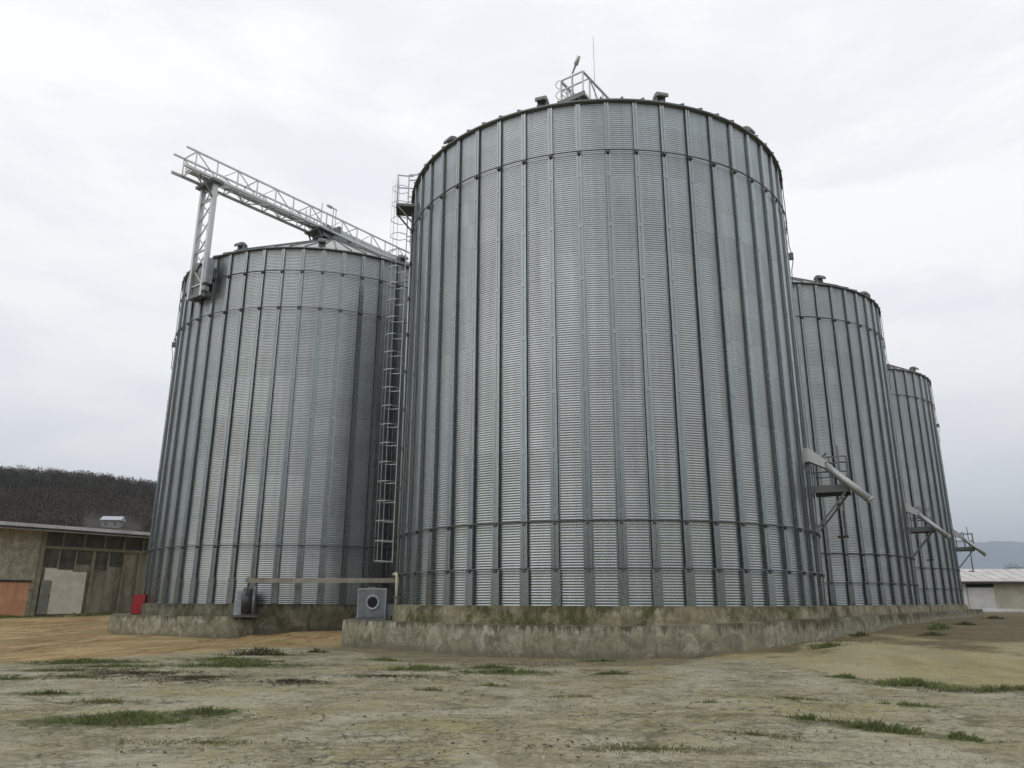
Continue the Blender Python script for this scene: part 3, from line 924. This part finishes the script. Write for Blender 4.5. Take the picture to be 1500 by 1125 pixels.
f = empty('aeration_fan', (-5.17, 29.45, .92), rad(5)); f.scale = (.9, .9, .95)
tag(f, 'square grey fan housing with a round inlet hole on the front foundation corner', 'fan', 'aeration fans beside the silos')
b = MB(); b.box(-.56, .56, -.33, .36, .10, 1.18); b.build('housing', M['fan'], f, bevel=.025)
b = MB(); b.box(-.58, -.53, -.35, .38, .09, 1.2); b.box(.53, .58, -.35, .38, .09, 1.2); b.box(-.53, .53, -.35, -.325, 1.14, 1.2); b.build('flange', M['fan_light'], f)
MB().lathe([(.20, -.02), (.20, -.045), (.275, -.045), (.29, -.02), (.29, .0)], (0.04, -.33, .66), (0, 1, 0), 32).build('inlet_ring', M['fan_light'], f)
MB().lathe([(.205, -.028), (.0, -.022)], (0.04, -.33, .66), (0, 1, 0), 28).build('inlet_hole', M['dark'], f)
b = MB(); b.box(-.68, .62, -.36, -.26, .0, .10); b.box(-.68, .62, .28, .38, .0, .10)
for x in (-.45, .48): b.box(x - .06, x + .06, -.34, .36, -.03, .10)
b.build('base_frame', M['galv_dark'], f)
b = MB(); b.box(.56, 1.25, -.14, .34, .14, .58); b.box(.60, .64, -.17, .37, .11, .61); b.build('outlet_duct', M['fan'], f, bevel=.01)
b = MB()
for q in range(10):
    t_ = 2 * PI * q / 10; b.lathe([(.016, 0), (.016, -.014), (0, -.016)], (.04 + .245 * math.cos(t_), -.375, .66 + .245 * math.sin(t_)), (0, 1, 0), 6)
for q in range(6):
    for x_ in (-.555, .555): b.lathe([(.014, 0), (.014, -.012), (0, -.014)], (x_, -.35, .2 + q * .17), (0, 1, 0), 6)
b.build('bolts', M['galv_dark'], f)
b = MB(); b.tube([(.3, -.1, 1.18), (.3, -.1, 1.32), (.42, .05, 1.40), (.75, .2, 1.3), (.9, .3, .9)], .022, 7); b.build('supply_cable', M['fan_black'], f)
b = MB(); b.box(-.2, .12, -.1, .2, 1.181, 1.25); b.build('terminal_box', M['galv_dark'], f, bevel=.01)

t = empty('cable_tray', (-11.55, 34.3, 2.38), math.atan2(33.35 - 34.3, -4.48 + 11.55))
tag(t, 'long beige horizontal cable tray spanning between the two fans at the silo foot', 'cable tray')
L = math.hypot(7.07, .95)
b = MB(); b.box(0, L, -.12, .12, -.02, .015); b.box(0, L, -.135, -.115, -.03, .16); b.box(0, L, .115, .135, -.03, .16); b.build('tray', M['tray'], t)
b = MB()
for x in (1.2, 3.2, 5.2): b.tube([(x, 0, .06), (x + 1.6, .03, .07)], .035, 6)
b.tube([(0, .05, .05), (L, .05, .05)], .03, 6); b.tube([(0, -.05, .05), (L, -.05, .05)], .025, 6)
b.build('cables', M['fan_black'], t)
b = MB(); b.bar((.1, .0, -.02), (-.25, .32, -1.42), .07); b.bar((.05, -.1, .05), (-.05, .2, .25), .05); b.build('support_leg', M['galv_dark'], t)

f = empty('red_cabinet', (-18.1, 38.55, .90), rad(12)); f.scale = (.78, .8, .93)
tag(f, 'upright red metal cabinet standing on the ledge left of the separate silo', 'cabinet')
b = MB(); b.box(-.36, .36, -.22, .22, .06, 1.06); b.build('body', M['red'], f, bevel=.012)
b = MB(); b.box(-.335, .335, -.24, -.222, .09, 1.03); b.build('door', M['red'], f, bevel=.004)
b = MB(); b.box(.24, .28, -.265, -.24, .5, .62); b.build('handle', M['galv_dark'], f)
b = MB(); b.box(-.36, -.28, -.2, .2, -.02, .06); b.box(.28, .36, -.2, .2, -.02, .06); b.build('feet', M['galv_dark'], f)

# ------------------------------------------------------------------ left hall
M['render'] = concrete_mat('grey_beige_render', (0.420, 0.397, 0.302), (0.210, 0.195, 0.136), (0.266, 0.260, 0.174), .1, 6.6, (0.504, 0.483, 0.401))
M['panel'] = plain_mat('stained_wall_panel', (0.275, 0.256, 0.199), .9, 0, .3, .9, .2, (0.114, 0.102, 0.074), (1.3, 1.3, .35))
M['frame'] = plain_mat('old_concrete_frame', (0.256, 0.241, 0.174), .85, 0, .25, 1.6, .1)
M['white_patch'] = plain_mat('flaking_cream_paint', (.70, .66, .57), .85, 0, .14, 1.2, .15)
M['orange'] = plain_mat('orange_painted_door', (.60, .33, .19), .85, .0, .2, .9, .05, (.46, .24, .125))
M['grey_door'] = plain_mat('grey_green_door', (0.243, 0.254, 0.216), .7, .1, .2, 1.5)
M['glass_dark'] = plain_mat('dirty_dark_glazing', (.105, .106, .094), .35, 0, .35, 1.1)
M['fascia'] = plain_mat('grey_white_roof_sheet', (.62, .63, .65), .6, .0, .2, .8)
M['gutter'] = plain_mat('dark_eave', (.045, .045, .042), .7)
ha = math.atan2(E_.y, E_.x)
hl = empty('warehouse', (-32.48, 50.49, 0), ha)     # local x along the facade, local -y faces the yard
tag(hl, 'long grey concrete warehouse at the left with an orange door and dark glazing strip', 'warehouse')
g0 = .3
b = MB(); b.box(-22, 1.72, 0, .3, g0, 6.2); b.build('plain_wall', M['render'], hl)
b = MB(); b.box(2.0, 48, .14, .4, g0, 5.0); b.build('panel_wall', M['panel'], hl)
b = MB(); b.box(-22, 48, .4, 15, g0, 6.15); b.build('hall_body', M['render'], hl)
b = MB(); b.box(-5.5, 1.42, -.06, -.003, g0 + .25, 2.72)
for x in np.arange(-5.4, 1.4, .55): b.box(x, x + .03, -.07, -.06, g0 + .25, 2.72)
b.build('door', M['orange'], hl, bevel=.01)['label'] = 'orange sliding door'
for (x0, x1, z0, z1) in ((-5.6, 1.5, 2.74, 2.86),):
    b = MB(); b.box(x0, x1, -.12, -.003, z0, z1); b.build('door_track', M['gutter'], hl)
MB().box(1.722, 1.998, -.12, .38, g0, 6.2).build('pillar', M['frame'], hl)
MB().box(2.0, 48, .02, .138, 4.94, 5.14).build('beam', M['frame'], hl)
MB().box(2.0, 48, .22, .26, 5.14, 6.12).build('glazing', M['glass_dark'], hl)
b = MB()
for i in range(32): b.box(3.1 + i * 1.42, 3.22 + i * 1.42, .06, .218, 5.142, 6.12)
b.build('mullions', M['frame'], hl)
b = MB()
x = 3.0; i = 0
while x < 47:
    w = .20 if i % 3 == 2 else .10
    b.box(x, x + w, -.02 if i % 3 == 2 else .05, .136, g0, 4.936); x += 1.12; i += 1
b.build('posts', M['frame'], hl)
M['panel_dark'] = plain_mat('dark_bare_infill', (.115, .108, .088), .9, 0, .4, 1.3, .1)
b = MB()
for (xa, xb) in ((2.0, 2.98), (3.12, 4.10), (4.24, 5.20), (5.45, 6.44), (6.56, 7.6)):
    b.box(xa, xb, .115, .139, 3.7 + random.uniform(-.15, .5), 4.92)
b.build('upper_infill', M['panel_dark'], hl)
b = MB()
b.box(2.25, 3.02, -.045, .045, g0 + .4, 3.66); b.box(3.022, 4.02, -.045, .047, g0 + .4, 3.58); b.box(4.022, 4.98, -.043, .045, g0 + .4, 3.46)
b.build('painted_patch', M['white_patch'], hl)['label'] = 'flaking cream painted wall panels'
b = MB(); b.box(2.12, 2.78, -.085, -.048, g0 + .4, 2.88); b.build('side_door', M['grey_door'], hl, bevel=.008)
b = MB(); b.box(2.68, 2.72, -.12, -.086, 1.8, 1.95); b.build('handle', M['gutter'], hl)
b = MB(); b.obox((13, 7.2, 6.62), (35.6, 0, 0), (0, 8.1, .55), (0, 0, .06)); 
b.box(-22.6, 48.6, -1.0, -.72, 6.20, 6.42)
b.build('roof', M['fascia'], hl)
b = MB(); b.box(-22.6, 48.6, -.70, .1, 6.16, 6.24); b.box(-22.6, 48.6, -.98, -.72, 6.08, 6.196); b.build('eave', M['gutter'], hl)

# ------------------------------------------------------------------ right hall
M['hall_white'] = plain_mat('white_washed_wall', (.72, .72, .71), .85, 0, .12, 1.0)
M['hall_cream'] = plain_mat('cream_wall', (.52, .505, .40), .88, 0, .2, .8)
M['hall_roof'] = plain_mat('pale_pinkish_roof', (.56, .54, .52), .7, 0, .15, 1.)
hr = empty('farm_shed', (47.2, 85.0, .55), rad(-4))
tag(hr, 'low pale farm shed at the right edge with a white roller door and pinkish roof', 'shed')
b = MB(); b.box(0, 26, 0, 9, 0, 3.2); b.build('wall', M['hall_cream'], hr)
b = MB(); b.box(-.02, 1.75, -.05, -.004, 0, 3.18); b.build('end_wall', M['hall_white'], hr)
b = MB(); b.box(1.9, 4.6, -.07, -.004, .1, 2.62)
for i in range(12): b.box(1.9, 4.6, -.085, -.07, .2 + i * .2, .23 + i * .2)
b.build('roller_door', M['hall_white'], hr)
b = MB(); b.box(1.85, 4.65, -.10, -.004, 2.63, 2.98); b.build('door_gap', M['dark'], hr)
b = MB()
for x in (9.5, 16, 22): b.box(x, x + .3, -.08, -.004, 0, 3.2)
b.build('pilasters', M['hall_white'], hr)
b = MB()
i = len(b.v)
for x in (-.6, 26.6):
    for (y, z) in ((-.7, 3.18), (-.7, 3.30), (4.5, 4.75), (9.7, 3.30), (9.7, 3.18), (4.5, 4.6)): b.v.append((x, y, z))
for k in range(6): b.face((i + k, i + (k + 1) % 6, i + 6 + (k + 1) % 6, i + 6 + k))
b.face((i, i + 5, i + 4, i + 3, i + 2, i + 1)); b.face((i + 6, i + 7, i + 8, i + 9, i + 10, i + 11))
for k in range(22): b.bar((-.4 + k * 1.25, -.66, 3.33), (-.4 + k * 1.25, 4.45, 4.77), .06)
b.build('roof', M['hall_roof'], hr)
b = MB(); b.box(-.6, 26.6, -.82, -.705, 3.02, 3.2); b.build('gutter', M['gutter'], hr)
b = MB(); b.box(-2, 30, -.25, .25, 0, .38); kw = b.build('low_wall', M['hall_white'], None, (49.0, 79.0, gz(49, 79) - .12), rad(-3), .03)
tag(kw, 'low pale concrete kerb wall in front of the farm shed', 'wall')

# ------------------------------------------------------------------ hills, wood, house, trees
M['hill'] = plain_mat('winter_hillside', (.042, .031, .021), .95, 0, .4, .02, 0, (.026, .024, .015))
M['far'] = plain_mat('distant_wooded_hill', (.045, .055, .050), .95, 0, .35, .004, 0)
def hill_z(x, y):
    prof = np.interp(x, [-900, -420, -260, -190, -120, 0, 120], [63, 72, 68, 58, 44, 20, 0])
    up = sstep(110, 450, y) * (1 - .5 * sstep(520, 900, y))
    nz_ = noise.fractal(Vector((x * .012, y * .012, 3)), 1, 2, 4) * 5
    return float(prof * up + nz_ * up * .6 - 1.2 * (1 - up) + .2)
xs = np.arange(-900, 130, 10.); ys = np.arange(100, 900, 10.)
b = MB(); b.smooth = True
for y in ys:
    for x in xs: b.v.append((x, y, hill_z(x, y)))
nx = len(xs)
for j in range(len(ys) - 1):
    for i in range(nx - 1):
        k = j * nx + i; b.face((k, k + 1, k + nx + 1, k + nx))
tag(b.build('hillside', M['hill']), 'steep dark winter hillside behind the warehouse', 'hill', kind='structure')

house_xy = None
for yy in np.arange(180, 430, 2.):                    # stand the cottage where the slope reaches its height
    xx = -.518 * yy
    if hill_z(xx, yy) + 2.2 >= 1.6 + .0985 * yy:
        house_xy = (xx, yy); break
if house_xy is None: house_xy = (-155., 300.)
hx, hy = house_xy

# bare winter wood on the slope: trunks and twig fans
M['twig_a'] = plain_mat('bare_twigs_brown', (.064, .038, .021), .95, 0, .3, .05)
M['twig_b'] = plain_mat('bare_twigs_olive', (.038, .035, .015), .95, 0, .3, .05)
M['twig_c'] = plain_mat('bare_twigs_grey', (.056, .043, .030), .95, 0, .3, .05)
b = MB(); rnd = random.Random(3)
for t in range(6500):
    y = rnd.uniform(165, 520); x = rnd.uniform(-.80 * y, -.36 * y)
    if y < 260 and rnd.random() < .3: continue
    if abs(x / y - hx / hy) < .042 and hy - 75 < y < hy + 10: continue
    z = hill_z(x, y); h = rnd.uniform(4.2, 6.6); w = h * rnd.uniform(.34, .5)
    cl = noise.noise(Vector((x * .015, y * .015, 8)))
    b.cur = 1 if cl + rnd.uniform(-.25, .25) > .22 else (2 if rnd.random() < .3 else 0)
    i = len(b.v); b.v += [(x - .16, y, z - .5), (x + .16, y, z - .5), (x, y, z + h * .9)]; b.face((i, i + 1, i + 2))
    nt_ = 22 if b.cur != 1 else 34
    for q in range(nt_):
        a = rnd.uniform(0, 2 * PI); s = rnd.random() ** .5
        zz = rnd.uniform(.22, 1.); rr = w * s * math.sin(PI * min(1, .12 + zz * .86)) ** .6
        p = Vector((x + rr * math.cos(a), y + rr * math.sin(a), z + h * zz))
        d = Vector((math.cos(a) * .7, math.sin(a) * .7, rnd.uniform(.1, 1.2))).normalized() * rnd.uniform(.7, 1.9)
        sd = Vector((rnd.uniform(-1, 1), rnd.uniform(-1, 1), rnd.uniform(-.4, .4))).normalized() * rnd.uniform(.10, .30)
        i = len(b.v); b.v += [tuple(p - sd), tuple(p + sd), tuple(p + d)]; b.face((i, i + 1, i + 2))
tag(b.build('woodland', [M['twig_a'], M['twig_b'], M['twig_c']]), 'bare brown winter wood covering the hillside', 'woodland', kind='stuff')

M['cottage'] = plain_mat('cottage_wall', (.30, .29, .27), .85)
M['cottage_roof'] = plain_mat('cottage_pale_roof', (.50, .52, .56), .6)
def cottage(x, y, w, d, h, label, rz):
    r = empty('cottage', (x, y, hill_z(x, y) - .6), rz)
    tag(r, label, 'house', 'small houses on the hillside')
    MB().box(-w / 2, w / 2, -d / 2, d / 2, -1.5, h).build('wall', M['cottage'], r)
    bb = MB(); i = len(bb.v)
    for xx in (-w / 2 - .5, w / 2 + .5):
        for (yy, zz) in ((-d / 2 - .6, h - .1), (-d / 2 - .6, h + .12), (0, h + 1.7), (d / 2 + .6, h + .12), (d / 2 + .6, h - .1)): bb.v.append((xx, yy, zz))
    for k in range(5): bb.face((i + k, i + (k + 1) % 5, i + 5 + (k + 1) % 5, i + 5 + k))
    bb.face((i + 4, i + 3, i + 2, i + 1, i)); bb.face((i + 5, i + 6, i + 7, i + 8, i + 9))
    bb.build('roof', M['cottage_roof'], r)
    bb = MB()
    for k in (-.25, .25): bb.box(w * k - .5, w * k + .5, -d / 2 - .05, -d / 2 + .02, .8, 2.0)
    bb.build('windows', M['glass_dark'], r)
    return r
cottage(hx, hy, 6.5, 5.0, 2.8, 'small pale house with light roof at the foot of the wooded hill', rad(10))

# far hills on the horizon (seen through the haze)
def far_hills(name, y0, x0, x1, zf, label):
    b = MB(); b.smooth = True
    xs = np.linspace(x0, x1, 150); yy = np.linspace(0, 1, 14)
    for v in yy:
        for x in xs:
            up = math.sin(PI * min(1, v * .62)) if v < 1 else .9
            z = zf(x) * up * (1 + .10 * noise.fractal(Vector((x * .002, v * 3, 1)), 1, 2, 5)) - 3 * (v == 0) + noise.noise(Vector((x * .02, v * 9, 2))) * 8 * up
            b.v.append((x, y0 + v * 1200, z))
    n = len(xs)
    for j in range(len(yy) - 1):
        for i in range(n - 1):
            k = j * n + i; b.face((k, k + 1, k + n + 1, k + n))
    tag(b.build(name, M['far']), label, 'hill', kind='structure')
far_hills('far_hills', 8000, -3000, 9800, lambda x: np.interp(x, [-3000, 1000, 3600, 5000, 5400, 5800, 6400, 8000, 9800], [160, 380, 590, 640, 655, 655, 650, 560, 300]), 'hazy blue wooded ridge on the horizon behind the farm shed')

b = MB(); b.smooth = True  # unseen hill added behind the camera to darken what the silos reflect
for j, y in enumerate(np.arange(-160, -700, -30.)):
    for x in np.arange(-900, 901, 30.):
        up = float(sstep(-160, -420, np.array(y)))
        b.v.append((x, y, (46 + 12 * noise.noise(Vector((x * .004, 0, 7))) + 5 * noise.fractal(Vector((x * .02, y * .02, 1)), 1, 2, 3)) * up - .5 * (j == 0)))
for j in range(17):
    for i in range(60):
        k_ = j * 61 + i; b.face((k_ + 61, k_ + 62, k_ + 1, k_))
tag(b.build('unseen_reflection_hill', M['hill']), 'unseen dark hill added behind the camera for the silo reflections', 'hill', kind='structure')

# leafy trees behind the farm shed
M['leaf'] = plain_mat('dark_evergreen_leaf', (.045, .062, .030), .8, 0, .4, .6)
M['bark'] = plain_mat('tree_bark', (.07, .055, .04), .9, 0, .3, 3)
def tree(x, y, h, w, label, seed):
    rnd = random.Random(seed)
    z = gz(x, y)
    r = empty('leafy_tree', (x, y, z)); tag(r, label, 'tree', 'dark trees behind the farm shed')
    b = MB(); b.tube([(0, 0, -.3), (.1, 0, h * .3), (0, .1, h * .75)], [.28, .2, .06], 8)
    limbs = []
    for k in range(9):
        a = rnd.uniform(0, 2 * PI); zz = h * rnd.uniform(.25, .65)
        e = (w * .7 * math.cos(a), w * .7 * math.sin(a), zz + h * .2)
        b.tube([(0, 0, zz), (e[0] * .5, e[1] * .5, zz + h * .13), e], [.1, .06, .02], 5); limbs.append(e)
    b.build('trunk', M['bark'], r)
    b = MB()
    cl = [(Vector(e), rnd.uniform(.3, .5) * w) for e in limbs] + [(Vector((rnd.uniform(-.3, .3) * w, rnd.uniform(-.3, .3) * w, h * rnd.uniform(.5, .95))), rnd.uniform(.3, .45) * w) for _ in range(8)]
    for c, rr in cl:
        for q in range(260):
            v = Vector((rnd.gauss(0, 1), rnd.gauss(0, 1), rnd.gauss(0, .8))).normalized() * rr * rnd.random() ** .4
            p = c + v
            s = Vector((rnd.gauss(0, 1), rnd.gauss(0, 1), rnd.gauss(0, 1))).normalized() * rnd.uniform(.1, .2)
            t = s.orthogonal().normalized() * rnd.uniform(.06, .14)
            i = len(b.v); b.v += [tuple(p - s), tuple(p + t), tuple(p + s), tuple(p - t)]; b.face((i, i + 1, i + 2, i + 3))
    b.build('crown', M['leaf'], r)
tree(84.5, 150, 7.6, 3.6, 'dark bushy tree showing above the shed roof beside the farthest silo', 1)
tree(97, 150, 7.0, 4.2, 'dark bushy tree showing above the shed roof near the right edge of the photo', 2)

# ------------------------------------------------------------------ grass, leaves, stones
M['grass'] = plain_mat('yard_grass', (.125, .180, .042), .75, 0, .35, 1.5)
M['grass_dry'] = plain_mat('dry_weeds', (.19, .165, .075), .85, 0, .3, 2)
M['weed_dark'] = plain_mat('dark_dead_weeds', (.075, .075, .036), .9, 0, .3, 2)
b = MB(); rnd = random.Random(5)
for (x, y, rx, ry, tn, dn, h, kd) in PATCHES:
    area = PI * rx * ry; d = math.hypot(x, y)
    h *= .72 if kd != 2 else .5
    n = int(min(area * 4200 * dn * min(1, (14 / d) ** 1.2 + .08), 14000))
    ct, st = math.cos(rad(tn)), math.sin(rad(tn)); big = max(1., d / 14)
    for q in range(n):
        a = rnd.uniform(0, 2 * PI); s = abs(rnd.gauss(0, .72))
        u, v = rx * s * math.cos(a), ry * s * math.sin(a)
        px, py = x + u * ct - v * st, y + u * st + v * ct
        if noise.noise(Vector((px * 2.3, py * 2.3, 4))) * .8 + noise.noise(Vector((px * 7, py * 7, 1))) * .8 < -.08 + .75 * (s - .45): continue
        z = gz(px, py) if q % 6 == 0 else z
        hh = h * (rnd.uniform(.4, 1.1) if rnd.random() < .86 else rnd.uniform(1.1, 2.3)) * (1.1 - .5 * min(1, s)); w = .0055 * big * rnd.uniform(.7, 1.5)
        t = rnd.uniform(0, PI); dx, dy = math.cos(t) * w, math.sin(t) * w; lx, ly = rnd.gauss(0, .45) * hh, rnd.gauss(0, .45) * hh
        b.cur = kd if rnd.random() < .70 else (1 if kd != 1 else 0)
        i = len(b.v); b.v += [(px - dx, py - dy, z - .012), (px + dx, py + dy, z - .012), (px + lx * .5 + dx * .7, py + ly * .5 + dy * .7, z + hh * .65), (px + lx, py + ly, z + hh)]
        b.face((i, i + 1, i + 2)); b.face((i, i + 2, i + 3))
tag(b.build('grass', [M['grass'], M['grass_dry'], M['weed_dark']]), 'low green grass and dry weeds growing in patches through the yard concrete', 'grass', kind='stuff')

M['leaf_dead'] = plain_mat('dead_leaves_brown', (.075, .048, .034), .9, 0, .4, 3)
b = MB(); rnd = random.Random(9)
for (x, y, rx, ry, n) in ((-8.3, 18.0, 1.5, .9, 1500), (-6.5, 16.8, 1.1, .8, 900), (-9.6, 19.2, 1.3, .6, 600), (-4.3, 16.1, .6, .5, 250), (-2.2, 17.3, 1.5, .5, 260), (-7.3, 24.0, 1.3, .4, 350), (-11, 17.5, 1.4, .6, 400),
                          (0, 12, 6, 3.5, 420), (-1.5, 9, 4, 1.5, 160), (8.5, 14.8, 1.4, .4, 260), (0, 20.5, 3.5, .7, 260), (9.5, 24, 2.5, 1.0, 200)):
    for q in range(n):
        px, py = x + rnd.gauss(0, .55) * rx, y + rnd.gauss(0, .55) * ry
        if n > 300 and noise.noise(Vector((px * 2.8, py * 2.8, 9))) < -.05: continue
        z = gz(px, py) + .012
        a = rnd.uniform(0, 2 * PI); L = rnd.uniform(.012, .042); W = L * rnd.uniform(.35, .7)
        c, s = math.cos(a), math.sin(a); t1, t2 = rnd.uniform(0, .02), rnd.uniform(0, .025)
        i = len(b.v); b.v += [(px - c * L, py - s * L, z), (px + s * W, py - c * W, z + t1), (px + c * L, py + s * L, z + t2), (px - s * W, py + c * W, z + .004)]
        b.face((i, i + 1, i + 2, i + 3))
tag(b.build('dead_leaves', M['leaf_dead']), 'brown dead leaves scattered over the yard', 'leaves', kind='stuff')

M['stone'] = plain_mat('yard_grit', (.36, .34, .29), .9, 0, .35, 5)
b = MB(); rnd = random.Random(12)
for q in range(11000):
    y = 6.5 + 16 * rnd.random() ** 1.5; x = rnd.uniform(-.75, .75) * y
    z = gz(x, y); r_ = rnd.uniform(.004, .011) if rnd.random() < .93 else rnd.uniform(.012, .026)
    i = len(b.v)
    for k in range(5):
        a = 2 * PI * k / 5 + rnd.uniform(-.3, .3); b.v.append((x + r_ * math.cos(a) * rnd.uniform(.7, 1.3), y + r_ * math.sin(a) * rnd.uniform(.7, 1.3), z))
    b.v.append((x, y, z + .012 + r_ * rnd.uniform(.4, .9)))
    for k in range(5): b.face((i + k, i + (k + 1) % 5, i + 5))
tag(b.build('grit', M['stone']), 'loose pale grit and small stones lying on the yard', 'grit', kind='stuff')

# ------------------------------------------------------------------ air
m = bpy.data.materials.new('valley_haze'); m.use_nodes = True
nt = m.node_tree; nt.nodes.clear()
out = nt.nodes.new('ShaderNodeOutputMaterial'); pv = nt.nodes.new('ShaderNodeVolumePrincipled')
pv.inputs['Color'].default_value = (.74, .86, .99, 1); pv.inputs['Density'].default_value = .00016; pv.inputs['Anisotropy'].default_value = .0
nt.links.new(pv.outputs[0], out.inputs['Volume'])
b = MB(); b.box(-11500, 11500, -11500, 11500, -6, 860)
hz = b.build('haze', m); tag(hz, 'pale valley haze fading the distant ridge', 'haze', kind='stuff')

# ------------------------------------------------------------------ sky, sun, camera
SUN_AZ, SUN_EL = rad(-125), rad(42)      # compass bearing from +y, clockwise: behind the camera, to the left
W = bpy.data.worlds.new('World'); S.world = W; W.use_nodes = True
nt = W.node_tree; nt.nodes.clear(); k = N(nt)
out = k.add('ShaderNodeOutputWorld'); bg = k.add('ShaderNodeBackground')
k.link(bg.outputs[0], out.inputs[0]); bg.inputs['Strength'].default_value = .10
sky = k.add('ShaderNodeTexSky', sky_type='NISHITA'); sky.sun_disc = False
sky.sun_elevation = SUN_EL; sky.sun_rotation = SUN_AZ
co = k.coord('Generated')
n1 = k.noise(k.mapping(co, (1, 1, 2.6)), 1.5, 6, .55, .5)
n2 = k.noise(k.mapping(co, (1, 1, 3.4), (4, 1, 2)), 3.4, 5, .55, .3)
f = k.math('ADD', k.math('MULTIPLY', n1, .6), k.math('MULTIPLY', n2, .4))
cl = k.mix(k.ramp(f, .42, .58), (8.75, 8.75, 9.1), (10.15, 10.05, 10.0))
sep = k.add('ShaderNodeSeparateXYZ'); k.link(co, sep.inputs[0])
low = k.ramp(sep.outputs[2], .0, .34, 1, 0)         # the cloud layer is thicker and greyer low down
east = k.ramp(sep.outputs[0], -.05, .55, 0, 1)
cl = k.mix(k.math('MULTIPLY', k.math('MULTIPLY', low, east), .85), cl, (8.15, 8.1, 8.15))
cl = k.mix(k.math('MULTIPLY', k.ramp(sep.outputs[2], .02, .16, 1, 0), .5), cl, (8.2, 8.0, 7.9))
mx = k.mix(.94, sky.outputs[0], cl)
k.link(mx, bg.inputs['Color'])

L = bpy.data.lights.new('sun', 'SUN'); L.energy = .5; L.angle = rad(75); L.color = (1, .96, .9)
lo = bpy.data.objects.new('sun', L); COL.objects.link(lo)
d = Vector((math.sin(SUN_AZ) * math.cos(SUN_EL), math.cos(SUN_AZ) * math.cos(SUN_EL), math.sin(SUN_EL)))
lo.rotation_euler = d.to_track_quat('Z', 'Y').to_euler()
lo.location = d * 100

cam = bpy.data.cameras.new('camera'); cam.sensor_width = 36; cam.lens = 1114.64 / 1500 * 36
cam.clip_start = .1; cam.clip_end = 20000
oc = bpy.data.objects.new('camera', cam); COL.objects.link(oc)
oc.matrix_world = Matrix.Translation((0, 0, EYE)) @ Matrix.Rotation(PI / 2 + .27831, 4, 'X') @ Matrix.Rotation(.0027, 4, 'Z')
S.camera = oc
S.view_settings.view_transform = 'Standard'; S.view_settings.look = 'None'
S.view_settings.exposure = .28; S.view_settings.gamma = 1
S.render.engine = 'CYCLES'
S.cycles.use_denoising = True
